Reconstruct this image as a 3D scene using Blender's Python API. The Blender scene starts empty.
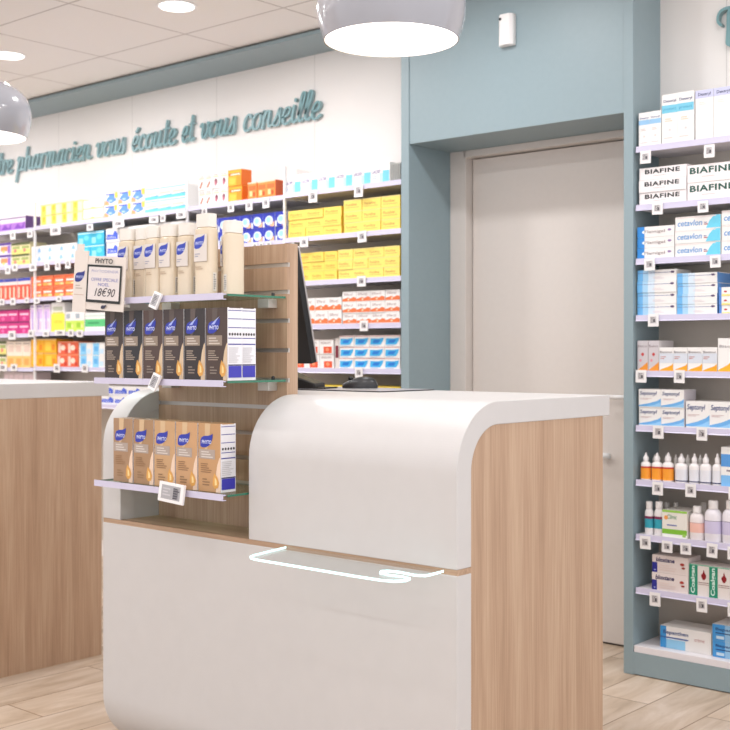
import bpy, bmesh, math, random
from mathutils import Vector, Matrix
random.seed(7)
PI = math.pi
C = bpy.context.scene.collection

# ---------------------------------------------------------------- camera frame (plan of the room: X along the shelves, Y towards them)
FPX, YAW, HZ, EYE = 1185.0, math.radians(40.9), 352.0, 1.22
FW = (-math.sin(YAW), math.cos(YAW)); RT = (math.cos(YAW), math.sin(YAW))
def on_y(u, v, Y):                       # point of the upright plane Y = const that is sighted at (u, v)
    a = (u-365)/FPX; b = (HZ-v)/FPX
    t = Y/(FW[1]+a*RT[1])
    return (FW[0]+a*RT[0])*t, EYE+b*t
def x_at(u, Y): return on_y(u, 352, Y)[0]

# ---------------------------------------------------------------- materials
MATS = {}
def lin(c):
    c = c/255
    return c/12.92 if c <= .04045 else ((c+.055)/1.055)**2.4
def mat(rgb, rough=.5, metal=0, emit=0, coat=0, name=None):
    key = (tuple(rgb), rough, metal, emit, coat)
    if key in MATS: return MATS[key]
    m = bpy.data.materials.new(name or 'paint_%d_%d_%d' % tuple(rgb)); m.use_nodes = True
    b = m.node_tree.nodes['Principled BSDF']
    col = (lin(rgb[0]), lin(rgb[1]), lin(rgb[2]), 1)
    b.inputs['Base Color'].default_value = col
    b.inputs['Roughness'].default_value = rough
    b.inputs['Metallic'].default_value = metal
    b.inputs['Coat Weight'].default_value = coat
    if emit:
        b.inputs['Emission Color'].default_value = col; b.inputs['Emission Strength'].default_value = emit
    MATS[key] = m
    return m
def nodes(name):
    m = bpy.data.materials.new(name); m.use_nodes = True
    nt = m.node_tree; return m, nt, nt.nodes, nt.links, nt.nodes['Principled BSDF']
def N(nt, t, **kw):
    n = nt.nodes.new(t)
    for k, v in kw.items(): setattr(n, k, v)
    return n
def ramp(n, stops):
    cr = n.color_ramp
    while len(cr.elements) < len(stops): cr.elements.new(.5)
    for e, (p, c) in zip(cr.elements, stops):
        e.position = p; e.color = (lin(c[0]), lin(c[1]), lin(c[2]), 1)

def wood_material(name, axis='z', tone=((162,131,106),(182,151,125),(198,170,144))):
    m, nt, ns, lk, b = nodes(name)
    tc = N(nt, 'ShaderNodeTexCoord'); mp = N(nt, 'ShaderNodeMapping')
    mp.inputs['Scale'].default_value = (15, 15, .7) if axis == 'z' else (.7, 15, 15)
    lk.new(tc.outputs['Object'], mp.inputs['Vector'])
    nz = N(nt, 'ShaderNodeTexNoise'); nz.inputs['Scale'].default_value = 1.6; nz.inputs['Detail'].default_value = 7; nz.inputs['Roughness'].default_value = .62
    nz.inputs['Distortion'].default_value = .25
    lk.new(mp.outputs['Vector'], nz.inputs['Vector'])
    mp2 = N(nt, 'ShaderNodeMapping'); mp2.inputs['Scale'].default_value = (150, 150, 3) if axis == 'z' else (3, 150, 150)
    lk.new(tc.outputs['Object'], mp2.inputs['Vector'])
    n2 = N(nt, 'ShaderNodeTexNoise'); n2.inputs['Scale'].default_value = 1.5; n2.inputs['Detail'].default_value = 3
    lk.new(mp2.outputs['Vector'], n2.inputs['Vector'])
    mx = N(nt, 'ShaderNodeMath', operation='MULTIPLY_ADD'); mx.inputs[1].default_value = .42; lk.new(n2.outputs['Fac'], mx.inputs[0])
    ad = N(nt, 'ShaderNodeMath', operation='MULTIPLY'); ad.inputs[1].default_value = .58; lk.new(nz.outputs['Fac'], ad.inputs[0])
    lk.new(ad.outputs[0], mx.inputs[2])
    cr = N(nt, 'ShaderNodeValToRGB'); ramp(cr, ((.32, tone[0]), (.5, tone[1]), (.68, tone[2])))
    lk.new(mx.outputs[0], cr.inputs['Fac']); lk.new(cr.outputs['Color'], b.inputs['Base Color'])
    b.inputs['Roughness'].default_value = .5
    bp = N(nt, 'ShaderNodeBump'); bp.inputs['Strength'].default_value = .08; lk.new(n2.outputs['Fac'], bp.inputs['Height']); lk.new(bp.outputs['Normal'], b.inputs['Normal'])
    return m
WOOD = wood_material('light_oak_laminate')
WOODX = wood_material('light_oak_laminate_horizontal', 'x')

def floor_material():
    m, nt, ns, lk, b = nodes('oak_plank_floor')
    ge = N(nt, 'ShaderNodeNewGeometry'); sx = N(nt, 'ShaderNodeSeparateXYZ'); lk.new(ge.outputs['Position'], sx.inputs[0])
    ax = N(nt, 'ShaderNodeMath', operation='ADD'); ax.inputs[1].default_value = 1.945+.209*60; lk.new(sx.outputs['X'], ax.inputs[0])
    ay = N(nt, 'ShaderNodeMath', operation='ADD'); ay.inputs[1].default_value = -2.29+.485+.97*20; lk.new(sx.outputs['Y'], ay.inputs[0])
    cb = N(nt, 'ShaderNodeCombineXYZ'); lk.new(ay.outputs[0], cb.inputs[0]); lk.new(ax.outputs[0], cb.inputs[1])
    br = N(nt, 'ShaderNodeTexBrick'); br.offset = .5; br.inputs['Scale'].default_value = 1
    br.inputs['Brick Width'].default_value = .97; br.inputs['Row Height'].default_value = .209; br.inputs['Mortar Size'].default_value = .0022
    br.inputs['Mortar Smooth'].default_value = .1
    br.inputs['Color1'].default_value = (0, 0, 0, 1); br.inputs['Color2'].default_value = (1, 1, 1, 1); br.inputs['Mortar'].default_value = (.5, .5, .5, 1)
    lk.new(cb.outputs[0], br.inputs['Vector'])
    mp = N(nt, 'ShaderNodeMapping'); mp.inputs['Scale'].default_value = (1.2, 7, 1); lk.new(cb.outputs[0], mp.inputs['Vector'])
    sc = N(nt, 'ShaderNodeVectorMath', operation='MULTIPLY_ADD'); sc.inputs[1].default_value = (9, 9, 9); lk.new(br.outputs['Color'], sc.inputs[0]); lk.new(mp.outputs[0], sc.inputs[2])
    nz = N(nt, 'ShaderNodeTexNoise'); nz.inputs['Scale'].default_value = 1.7; nz.inputs['Detail'].default_value = 8; nz.inputs['Roughness'].default_value = .6; nz.inputs['Distortion'].default_value = .6
    lk.new(sc.outputs[0], nz.inputs['Vector'])
    cr = N(nt, 'ShaderNodeValToRGB'); ramp(cr, ((.28, (170,147,124)), (.46, (203,182,160)), (.68, (224,207,190))))
    lk.new(nz.outputs['Fac'], cr.inputs['Fac'])
    tn = N(nt, 'ShaderNodeMix', data_type='RGBA', blend_type='MULTIPLY'); tn.inputs[0].default_value = .22
    lk.new(cr.outputs['Color'], tn.inputs[6]); lk.new(br.outputs['Color'], tn.inputs[7])
    mo = N(nt, 'ShaderNodeMix', data_type='RGBA'); lk.new(br.outputs['Fac'], mo.inputs[0]); lk.new(tn.outputs[2], mo.inputs[6])
    mo.inputs[7].default_value = (lin(130), lin(104), lin(80), 1)
    lk.new(mo.outputs[2], b.inputs['Base Color']); b.inputs['Roughness'].default_value = .42
    bp = N(nt, 'ShaderNodeBump'); bp.inputs['Strength'].default_value = .12; bp.inputs['Distance'].default_value = .01
    lk.new(nz.outputs['Fac'], bp.inputs['Height']); lk.new(bp.outputs['Normal'], b.inputs['Normal'])
    return m
def grid_material(name, rgb, line, px, py, x0, y0, ms, axes='XY', rough=.9):
    m, nt, ns, lk, b = nodes(name)
    ge = N(nt, 'ShaderNodeNewGeometry'); sx = N(nt, 'ShaderNodeSeparateXYZ'); lk.new(ge.outputs['Position'], sx.inputs[0])
    ax = N(nt, 'ShaderNodeMath', operation='ADD'); ax.inputs[1].default_value = -x0+px*60; lk.new(sx.outputs[axes[0]], ax.inputs[0])
    ay = N(nt, 'ShaderNodeMath', operation='ADD'); ay.inputs[1].default_value = -y0+py*60; lk.new(sx.outputs[axes[1]], ay.inputs[0])
    cb = N(nt, 'ShaderNodeCombineXYZ'); lk.new(ax.outputs[0], cb.inputs[0]); lk.new(ay.outputs[0], cb.inputs[1])
    br = N(nt, 'ShaderNodeTexBrick'); br.offset = 0; br.inputs['Scale'].default_value = 1
    br.inputs['Brick Width'].default_value = px; br.inputs['Row Height'].default_value = py; br.inputs['Mortar Size'].default_value = ms
    br.inputs['Mortar Smooth'].default_value = .3
    c = (lin(rgb[0]), lin(rgb[1]), lin(rgb[2]), 1)
    br.inputs['Color1'].default_value = c; br.inputs['Color2'].default_value = c
    br.inputs['Mortar'].default_value = (lin(line[0]), lin(line[1]), lin(line[2]), 1)
    lk.new(cb.outputs[0], br.inputs['Vector']); lk.new(br.outputs['Color'], b.inputs['Base Color']); b.inputs['Roughness'].default_value = rough
    nz = N(nt, 'ShaderNodeTexNoise'); nz.inputs['Scale'].default_value = 60; lk.new(ge.outputs['Position'], nz.inputs['Vector'])
    bp = N(nt, 'ShaderNodeBump'); bp.inputs['Strength'].default_value = .04; lk.new(nz.outputs['Fac'], bp.inputs['Height']); lk.new(bp.outputs['Normal'], b.inputs['Normal'])
    return m
def glass_material(name, tint, refl=.12):
    m = bpy.data.materials.new(name); m.use_nodes = True; nt = m.node_tree; nt.nodes.clear(); lk = nt.links
    o = N(nt, 'ShaderNodeOutputMaterial'); mx = N(nt, 'ShaderNodeMixShader'); t = N(nt, 'ShaderNodeBsdfTransparent'); g = N(nt, 'ShaderNodeBsdfGlossy')
    t.inputs[0].default_value = (*tint, 1); g.inputs['Roughness'].default_value = .03
    lw = N(nt, 'ShaderNodeLayerWeight'); lw.inputs[0].default_value = .3
    mu = N(nt, 'ShaderNodeMath', operation='MULTIPLY'); mu.inputs[1].default_value = .3
    lk.new(lw.outputs['Facing'], mu.inputs[0]); lk.new(mu.outputs[0], mx.inputs[0])
    lk.new(t.outputs[0], mx.inputs[1]); lk.new(g.outputs[0], mx.inputs[2]); lk.new(mx.outputs[0], o.inputs[0])
    return m
def paint(name, rgb, rough=.5, bump=.02, scale=40, coat=0):
    m, nt, ns, lk, b = nodes(name)
    tc = N(nt, 'ShaderNodeTexCoord'); nz = N(nt, 'ShaderNodeTexNoise'); nz.inputs['Scale'].default_value = scale; nz.inputs['Detail'].default_value = 4
    lk.new(tc.outputs['Object'], nz.inputs['Vector'])
    cr = N(nt, 'ShaderNodeValToRGB'); ramp(cr, ((.3, tuple(max(0, c-1) for c in rgb)), (.7, tuple(min(255, c+1) for c in rgb))))
    lk.new(nz.outputs['Fac'], cr.inputs['Fac']); lk.new(cr.outputs['Color'], b.inputs['Base Color'])
    b.inputs['Roughness'].default_value = rough; b.inputs['Coat Weight'].default_value = coat
    bp = N(nt, 'ShaderNodeBump'); bp.inputs['Strength'].default_value = bump; lk.new(nz.outputs['Fac'], bp.inputs['Height']); lk.new(bp.outputs['Normal'], b.inputs['Normal'])
    return m

FLOOR = floor_material()
CEIL = grid_material('mineral_ceiling_tiles', (243,240,238), (186,180,177), .66, .66, -3.70, 3.72, .005)
WALL = grid_material('white_wall_panels', (236,232,229), (206,202,199), .73, 5.0, -4.085, -1.0, .002, 'XZ', .6)
TEAL = paint('teal_grey_laminate', (143,162,169), .45, .005)
TEALD = TEAL
BACK = paint('taupe_shelf_back', (204,195,184), .6)
SHELL = paint('white_solid_surface', (203,200,199), .42, .002, 20)
DOORM = paint('cream_door_paint', (220,212,206), .5)
SHELFW = paint('white_metal_shelf', (232,228,232), .4)
RAIL = paint('lilac_price_rail', (208,203,226), .3, .01)
GLASS = glass_material('clear_shelf_glass', (.86, .94, .90))
GLASSW = glass_material('clear_ledge_glass', (.975, .99, .99))
ACRYL = glass_material('clear_acrylic', (.93, .93, .93))
GEDGE = mat((60,120,95), .15, name='green_glass_edge')
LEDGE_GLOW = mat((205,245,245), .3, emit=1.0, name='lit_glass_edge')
BLACK = mat((22,22,24), .4, name='black_plastic')
DARK = mat((48,46,46), .6, name='painted_gap_shade')  # stands for the shade inside narrow gaps, given as a dark colour
WHITE = mat((240,238,238), .4, name='white_plastic')
METAL = mat((205,200,195), .5, .6, name='brushed_metal')
LAMPW = mat((255,250,246), .4, emit=1.8, name='lamp_diffuser')
LAMPG = mat((158,158,165), .15, coat=.5, name='grey_lacquer')

# ---------------------------------------------------------------- mesh builder
class MB:
    def __init__(s): s.v = []; s.f = []; s.m = []; s.mats = []; s.smooth = []
    def mi(s, m):
        if m not in s.mats: s.mats.append(m)
        return s.mats.index(m)
    def poly(s, pts, m, sm=False):
        n = len(s.v); s.v += [tuple(p) for p in pts]; s.f.append(list(range(n, n+len(pts)))); s.m.append(s.mi(m)); s.smooth.append(sm)
        return s
    def mesh(s, vs, fs, m, sm=False):
        n = len(s.v); s.v += [tuple(p) for p in vs]
        for f in fs: s.f.append([n+i for i in f]); s.m.append(s.mi(m)); s.smooth.append(sm)
        return s
    def box(s, x0, x1, y0, y1, z0, z1, m):
        return s.mesh([(x0,y0,z0),(x1,y0,z0),(x1,y1,z0),(x0,y1,z0),(x0,y0,z1),(x1,y0,z1),(x1,y1,z1),(x0,y1,z1)],
               [(0,1,5,4),(1,2,6,5),(2,3,7,6),(3,0,4,7),(4,5,6,7),(3,2,1,0)], m)
    def prism(s, pts, a0, a1, m, axis='x', m_side=None):   # pts: outline in the other two axes; extruded along axis
        n = len(pts)
        def P(p, a):
            return {'x': (a, p[0], p[1]), 'y': (p[0], a, p[1]), 'z': (p[0], p[1], a)}[axis]
        vs = [P(p, a0) for p in pts]+[P(p, a1) for p in pts]
        area = sum(pts[i][0]*pts[(i+1) % n][1]-pts[(i+1) % n][0]*pts[i][1] for i in range(n))
        flip = (area < 0) != (axis == 'y')
        caps = [list(range(n))[::-1], list(range(n, 2*n))]
        sides = [(i, (i+1) % n, n+(i+1) % n, n+i) for i in range(n)]
        if flip: caps = [c[::-1] for c in caps]; sides = [c[::-1] for c in sides]
        s.mesh(vs, caps, m); b = len(s.v)-2*n
        for f in sides: s.f.append([b+i for i in f]); s.m.append(s.mi(m_side or m)); s.smooth.append(False)
        return s
    def lathe(s, prof, m, seg=24, cx=0, cy=0, sx=1, sy=1, sm=True, base=0):   # prof: (r, z)
        vs = []; fs = []
        for r, z in prof:
            for k in range(seg):
                a = 2*PI*k/seg; vs.append((cx+sx*r*math.cos(a), cy+sy*r*math.sin(a), base+z))
        for i in range(len(prof)-1):
            for k in range(seg):
                k2 = (k+1) % seg; fs.append((i*seg+k, i*seg+k2, (i+1)*seg+k2, (i+1)*seg+k))
        s.mesh(vs, fs, m, sm)
        if prof[0][0] > 1e-5: s.mesh(vs[:seg], [list(range(seg))[::-1]], m)
        if prof[-1][0] > 1e-5: s.mesh(vs[-seg:], [list(range(seg))], m)
        return s
    def tube(s, pts, r, m, seg=10):
        vs = []; fs = []; n = len(pts)
        for i, p in enumerate(pts):
            p = Vector(p); a = Vector(pts[max(0, i-1)]); b = Vector(pts[min(n-1, i+1)]); t = (b-a).normalized()
            up = Vector((0, 0, 1)) if abs(t.z) < .9 else Vector((1, 0, 0)); x = t.cross(up).normalized(); y = t.cross(x)
            for k in range(seg):
                q = 2*PI*k/seg; vs.append(p+x*r*math.cos(q)+y*r*math.sin(q))
        for i in range(n-1):
            for k in range(seg):
                k2 = (k+1) % seg; fs.append((i*seg+k, (i+1)*seg+k, (i+1)*seg+k2, i*seg+k2))
        fs.append(list(range(seg))); fs.append(list(range((n-1)*seg, n*seg))[::-1])
        return s.mesh(vs, fs, m, True)
    def xf(s, M):
        s.v = [tuple(M @ Vector(p)) for p in s.v]; return s
    def data(s, name):
        me = bpy.data.meshes.new(name); me.from_pydata(s.v, [], s.f)
        for m in s.mats: me.materials.append(m)
        me.polygons.foreach_set('material_index', s.m); me.polygons.foreach_set('use_smooth', s.smooth); me.update()
        return me
def obj(name, mb, parent=None, loc=None, bevel=0, seg=2, fix=False, rot=None):
    o = bpy.data.objects.new(name, mb.data(name) if isinstance(mb, MB) else mb); C.objects.link(o)
    if parent: o.parent = parent
    if loc: o.location = loc
    if rot: o.rotation_euler = rot
    if fix:
        bm = bmesh.new(); bm.from_mesh(o.data); bmesh.ops.remove_doubles(bm, verts=bm.verts, dist=1e-5); bmesh.ops.recalc_face_normals(bm, faces=bm.faces); bm.to_mesh(o.data); bm.free()
    if bevel:
        b = o.modifiers.new('bevel', 'BEVEL'); b.width = bevel; b.segments = seg; b.limit_method = 'ANGLE'; b.angle_limit = math.radians(40)
    return o
def thing(name, label, cat, loc=(0, 0, 0), rz=0, group=None):
    o = bpy.data.objects.new(name, None); C.objects.link(o); o.location = loc; o.rotation_euler = (0, 0, rz); o.empty_display_size = .05
    return tag(o, label, cat, group)
def tag(o, label, cat, group=None):
    o['label'] = label; o['category'] = cat
    if group: o['group'] = group
    return o
def struct(name, mb, **k):
    o = obj(name, mb, **k); o['kind'] = 'structure'; return o

# ---------------------------------------------------------------- printed lettering (font outlines turned into faces)
TXT = {}
def text_faces(s, bold=0, shear=0):
    if (s, bold, shear) in TXT: return TXT[(s, bold, shear)]
    cu = bpy.data.curves.new('t', 'FONT'); cu.body = s; cu.offset = bold; cu.shear = shear; cu.resolution_u = 3; cu.space_character = 1.1 if bold > .03 else 1
    o = bpy.data.objects.new('t', cu); C.objects.link(o); bpy.context.view_layer.update()
    dg = bpy.context.evaluated_depsgraph_get(); me = bpy.data.meshes.new_from_object(o.evaluated_get(dg))
    vs = [(v.co.x, v.co.y) for v in me.vertices]; fs = [list(p.vertices) for p in me.polygons]
    bpy.data.objects.remove(o); bpy.data.curves.remove(cu); bpy.data.meshes.remove(me)
    x0 = min(v[0] for v in vs); x1 = max(v[0] for v in vs); y0 = min(v[1] for v in vs); y1 = max(v[1] for v in vs)
    r = ([((x-x0)/(x1-x0), (y-y0)/(y1-y0)) for x, y in vs], fs); TXT[(s, bold, shear)] = r
    return r
LEAF = [(0,.08),(0,.5),(.1,.72),(.3,.83),(.6,.85),(.85,.92),(1,1.02),(.98,.7),(.88,.4),(.7,.16),(.45,.02),(.15,0)]
class Face:      # print elements on an upright face: origin o, direction ax (along), width w, height h
    def __init__(s, mb, o, ax, w, h, nrm):
        s.mb = mb; s.o = Vector(o); s.ax = Vector(ax); s.w = w; s.h = h; s.n = Vector(nrm); s.k = 0
    def P(s, x, z): return s.o+s.ax*(x*s.w)+Vector((0, 0, z*s.h))+s.n*(.0003+s.k*.00012)
    def poly(s, pts, c):
        s.k += 1; p = [s.P(*q) for q in pts]; s.mb.poly(p, c if not isinstance(c, tuple) else mat(c, .45)); return s
    def rect(s, x0, z0, x1, z1, c): return s.poly([(x0,z0),(x1,z0),(x1,z1),(x0,z1)], c)
    def text(s, t, x0, z0, x1, z1, c, bold=0, shear=0, turn=False):
        s.k += 1; vs, fs = text_faces(t, bold, shear)
        if turn: pts = [s.P(x1-(x1-x0)*b, z0+(z1-z0)*a) for a, b in vs]
        else: pts = [s.P(x0+(x1-x0)*a, z0+(z1-z0)*b) for a, b in vs]
        s.mb.mesh(pts, fs, mat(c, .45)); return s
    def lines(s, x0, z0, x1, z1, n, c):
        h = (z1-z0)/n
        rr = random.Random(n*31+int(x0*100))
        for i in range(n):
            s.rect(x0, z1-h*(i+.72), x0+(x1-x0)*rr.uniform(.55, 1), z1-h*(i+.28), c)
            s.k -= 1
        s.k += 1
        return s
    def leaf(s, x0, z0, x1, z1, c=(38,62,168)):
        return s.poly([(x0+(x1-x0)*a, z0+(z1-z0)*b) for a, b in LEAF], c)
    def disc(s, cx, cz, r, c, n=14, asp=1):
        return s.poly([(cx+r*math.cos(2*PI*k/n), cz+r*asp*math.sin(2*PI*k/n)) for k in range(n)], c)

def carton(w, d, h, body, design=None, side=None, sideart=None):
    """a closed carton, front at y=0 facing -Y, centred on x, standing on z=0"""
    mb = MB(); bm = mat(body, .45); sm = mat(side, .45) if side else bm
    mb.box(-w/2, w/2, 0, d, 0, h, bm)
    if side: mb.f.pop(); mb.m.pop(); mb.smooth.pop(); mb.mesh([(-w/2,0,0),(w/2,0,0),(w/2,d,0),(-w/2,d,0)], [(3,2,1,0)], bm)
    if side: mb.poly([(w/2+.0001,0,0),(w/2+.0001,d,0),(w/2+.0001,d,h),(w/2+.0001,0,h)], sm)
    # tuck-flap seam on the right-hand side
    mb.box(w/2-.0012, w/2+.0004, d*.12, d*.88, h-.0016, h+.0004, bm)
    if design: design(Face(mb, (-w/2, 0, 0), (1, 0, 0), w, h, (0, -1, 0)))
    if sideart: sideart(Face(mb, (w/2, 0, 0), (0, 1, 0), d, h, (1, 0, 0)))
    return mb

# ================================================================ ROOM
X0, X1, Y0, YB = -9.5, 2.6, -3.2, 4.33
ZC = 2.74
struct('floor', MB().box(X0, X1, Y0, 4.75, -.05, 0, FLOOR))
struct('ceiling', MB().box(X0, X1, Y0, 4.75, ZC, ZC+.05, CEIL))
struct('wall_back', MB().box(X0, -3.298, YB, YB+.1, 0, ZC, WALL))
struct('wall_left', MB().box(X0-.1, X0, Y0, 4.75, 0, ZC, paint('white_wall_paint', (228,220,215), .7)))
struct('trim_1', MB().box(X0, -3.298, 4.05, YB, 2.712, 2.73, TEAL))          # soffit board over the shelves
struct('trim_2', MB().box(X0, -3.298, 4.065, YB, 2.73, ZC, DARK))            # dark strip painting in the shade of the gap over it
struct('trim_3', MB().box(X0, -3.298, YB-.012, YB, .1, 1.985, BACK))         # back of the shelving
YF = 4.05
# door surround: posts, lintel
struct('trim_4', MB().box(-3.298, -3.254, YF, 4.42, 0, ZC, TEAL), bevel=.0015)
struct('trim_5', MB().box(-2.207, -2.167, YF, 4.42, 0, ZC, TEAL), bevel=.0015)
struct('wall_portal', MB().box(-3.254, -2.207, YF+.004, 4.42, 2.131, ZC, TEAL), bevel=.001)
struct('wall_behind', MB().box(-3.4, -2.1, 4.56, 4.66, 0, ZC, DOORM))
# door frame + leaf
fr = MB()
fr.box(-3.254, -3.166, 4.35, 4.56, 0, 2.131, DOORM); fr.box(-2.283, -2.207, 4.35, 4.56, 0, 2.131, DOORM); fr.box(-3.178, -2.283, 4.35, 4.56, 2.10, 2.131, DOORM)
struct('trim_6', fr, bevel=.003)
dr = struct('door_1', MB().box(-3.162, -2.287, 4.40, 4.44, .008, 2.095, DOORM), bevel=.002)
hm = MB()
hm.box(-2.345, -2.305, 4.392, 4.40, .90, 1.06, mat((214,210,196), .4)); hm.tube([(-2.325, 4.392, 1.035), (-2.325, 4.35, 1.035)], .009, WHITE); hm.tube([(-2.325, 4.352, 1.035), (-2.45, 4.352, 1.035)], .009, WHITE)
obj('door_handle', hm, parent=dr)
obj('door_bolt', MB().tube([(-2.47, 4.40, .79), (-2.47, 4.36, .79)], .008, WHITE).tube([(-2.50, 4.36, .79), (-2.44, 4.36, .79)], .012, WHITE), parent=dr)
struct('trim_7', MB().box(-3.174, -2.287, 4.41, 4.56, 0, .008, DARK))  # shade of the slit under the door, painted as a dark strip
# right-hand shelving recess
YR = 4.27
struct('wall_right', MB().box(-2.167, -.6, YR, YR+.1, 0, ZC, WALL))
struct('trim_8', MB().box(-2.167, -.6, YR-.012, YR, .1, 1.99, BACK))
struct('trim_9', MB().box(-2.167, -.6, YF, YR, .004, .086, TEAL))
struct('plinth_gap_shade', MB().box(-2.165, -.6, YF+.012, YR, 0, .004, DARK))  # dark line at the floor: shade under the plinth put into colour

# ================================================================ WALL LETTERING (brush script, stroke by stroke)
S = {
 'o': (.62, [[(.5,.95),(.2,.9),(.06,.45),(.18,.03),(.42,.08),(.54,.5),(.48,.9),(.44,.97),(.62,.86)]]),
 'v': (.66, [[(0,.8),(.1,.98),(.18,.85),(.18,.3),(.28,.02),(.46,.2),(.56,.6),(.5,1.0),(.66,.88)]]),
 'u': (.7, [[(0,.82),(.1,1.0),(.13,.7),(.1,.25),(.22,.02),(.4,.2),(.5,1.0)],[(.5,1.0),(.47,.3),(.55,.02),(.7,.14)]]),
 's': (.52, [[(0,.15),(.2,.6),(.33,1.05),(.36,.7),(.42,.25),(.3,.0),(.06,.06)]]),
 't': (.5, [[(.24,1.6),(.2,.7),(.18,.2),(.3,.0),(.5,.16)],[(0,1.08),(.46,1.12)]]),
 'r': (.52, [[(0,.85),(.1,1.0),(.13,.5),(.1,0)],[(.12,.55),(.22,.9),(.38,1.02),(.5,.86)]]),
 'e': (.55, [[(.04,.42),(.32,.5),(.44,.8),(.3,1.0),(.12,.8),(.06,.35),(.2,.0),(.4,.04),(.55,.2)]]),
 'p': (.68, [[(0,.85),(.12,1.05),(.12,.2),(.06,-.75)],[(.12,.5),(.28,.98),(.46,.9),(.5,.4),(.36,.03),(.14,.12)],[(.4,.05),(.68,.12)]]),
 'h': (.68, [[(.1,1.7),(.1,.8),(.08,0)],[(.09,.5),(.26,.98),(.42,.9),(.42,.3),(.5,.02),(.68,.14)]]),
 'a': (.68, [[(.48,.84),(.3,1.02),(.12,.82),(.05,.4),(.15,.0),(.32,.1),(.46,.6)],[(.49,1.0),(.44,.3),(.52,.02),(.68,.14)]]),
 'm': (.95, [[(0,.85),(.1,1.0),(.1,0)],[(.1,.5),(.24,.98),(.36,.9),(.36,0)],[(.36,.5),(.5,.98),(.64,.9),(.64,.3),(.74,.02),(.95,.14)]]),
 'n': (.7, [[(0,.85),(.1,1.0),(.1,0)],[(.1,.5),(.26,.98),(.42,.9),(.42,.3),(.52,.02),(.7,.14)]]),
 'c': (.52, [[(.44,.78),(.3,1.0),(.1,.75),(.06,.3),(.2,.0),(.38,.04),(.52,.18)]]),
 'i': (.36, [[(.1,1.0),(.08,.3),(.18,.02),(.36,.14)],[(.14,1.3),(.15,1.38)]]),
 'l': (.4, [[(.06,.45),(.28,1.2),(.28,1.65),(.14,1.6),(.08,.4),(.2,.02),(.4,.16)]]),
 'V': (1.0, [[(0,1.3),(.2,1.6),(.3,1.4),(.35,.3),(.45,.0),(.7,.6),(.9,1.5),(1.05,1.6)]]),
}
S['é'] = (.55, S['e'][1]+[[(.22,1.25),(.38,1.5)]])
def catmull(p, k=6):
    if len(p) < 3: return [Vector(q) for q in p]
    P = [Vector(q) for q in p]; P = [P[0]*2-P[1]]+P+[P[-1]*2-P[-2]]; out = []
    for i in range(1, len(P)-2):
        for j in range(k):
            t = j/k; a, b, c, d = P[i-1:i+3]
            out.append(.5*((2*b)+(c-a)*t+(2*a-5*b+4*c-d)*t*t+(3*b-a-3*c+d)*t**3))
    return out+[P[-2]]
def ribbon(mb, pts, thick, thin, y0, y1, m_face, m_side, cap=5):
    n = len(pts); L = []; Rr = []
    for i, p in enumerate(pts):
        t = (pts[min(n-1, i+1)]-pts[max(0, i-1)]); t.normalize(); nn = Vector((-t.y, t.x)); w = (thin+(thick-thin)*abs(t.y))/2
        L.append(p+nn*w); Rr.append(p-nn*w)
    def arc(c, a, b):       # round end from a to b about c
        r = a-c; s = []
        for k in range(1, cap):
            th = -PI*k/cap; s.append(c+Vector((r.x*math.cos(th)-r.y*math.sin(th), r.x*math.sin(th)+r.y*math.cos(th))))
        return s
    out = L+arc(pts[-1], L[-1], Rr[-1])+Rr[::-1]+arc(pts[0], Rr[0], L[0])
    k = len(out); nv = len(mb.v)
    mb.v += [(q.x, y0, q.y) for q in out]+[(q.x, y1, q.y) for q in out]
    def F(ix, m): mb.f.append([nv+i for i in ix]); mb.m.append(mb.mi(m)); mb.smooth.append(False)
    for i in range(n-1):    # quads across the stroke
        a, b, c, d = i, i+1, k-1-(cap-1)-(i+1), k-1-(cap-1)-i
        F((a, d, c, b), m_face)
    F([n-1]+[n+j for j in range(cap-1)]+[n+cap-1], m_face); F([k-cap]+[k-cap+1+j for j in range(cap-1)]+[0], m_face)
    for i in range(k): j = (i+1) % k; F((i, j, k+j, k+i), m_side)
TEALL = paint('teal_letter_face', (116,158,164), .35)
TEALS = paint('teal_letter_side', (150,178,182), .5)
def lettering(words, ybase, zb_fn, label):
    root = thing('wall_lettering', label, 'lettering', (0, 0, 0))
    for w, xa, xb, xh in words:
        tot = sum(S[c][0] for c in w); sc = (xb-xa)/tot; x = xa
        for c in w:
            mb = MB(); k = 0
            for st in S[c][1]:
                pts = [Vector((x+(q.x+.14*(q.y-.5))*sc, zb_fn(x)+q.y*xh)) for q in catmull(st)]
                ribbon(mb, pts, .0148, .007, ybase-.022-.0002*k, ybase-.004, TEALL, TEALS); k += 1
            mb.mesh([(x+.05*sc, ybase-.006, zb_fn(x)+.3*xh), (x+.12*sc, ybase-.006, zb_fn(x)+.3*xh), (x+.12*sc, ybase, zb_fn(x)+.3*xh)], [(0, 1, 2)], TEALS)
            obj('letter', mb, parent=root); x += S[c][0]*sc
    return root
YT = 4.325
za = on_y(324, 118, YT)[1]; zb = on_y(20, 171.5, YT)[1]; xa_, xb_ = x_at(20, YT), x_at(324, YT)
zfun = lambda x: zb+(za-zb)*(x-xa_)/(xb_-xa_)
WD = [('V', -7.25, -6.98), ('otre', x_at(-6, YT), x_at(14, YT)), ('pharmacien', x_at(19, YT), x_at(93, YT)), ('vous', x_at(98, YT), x_at(127, YT)),
      ('écoute', x_at(134, YT), x_at(178, YT)), ('et', x_at(184, YT), x_at(196, YT)), ('vous', x_at(202, YT), x_at(238, YT)), ('conseille', x_at(245.5, YT), x_at(323, YT))]
lettering([(w, a, b, .084) for w, a, b in WD], YT+.005, zfun, 'teal brush-script slogan running along the white wall above the left shelves')
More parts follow.
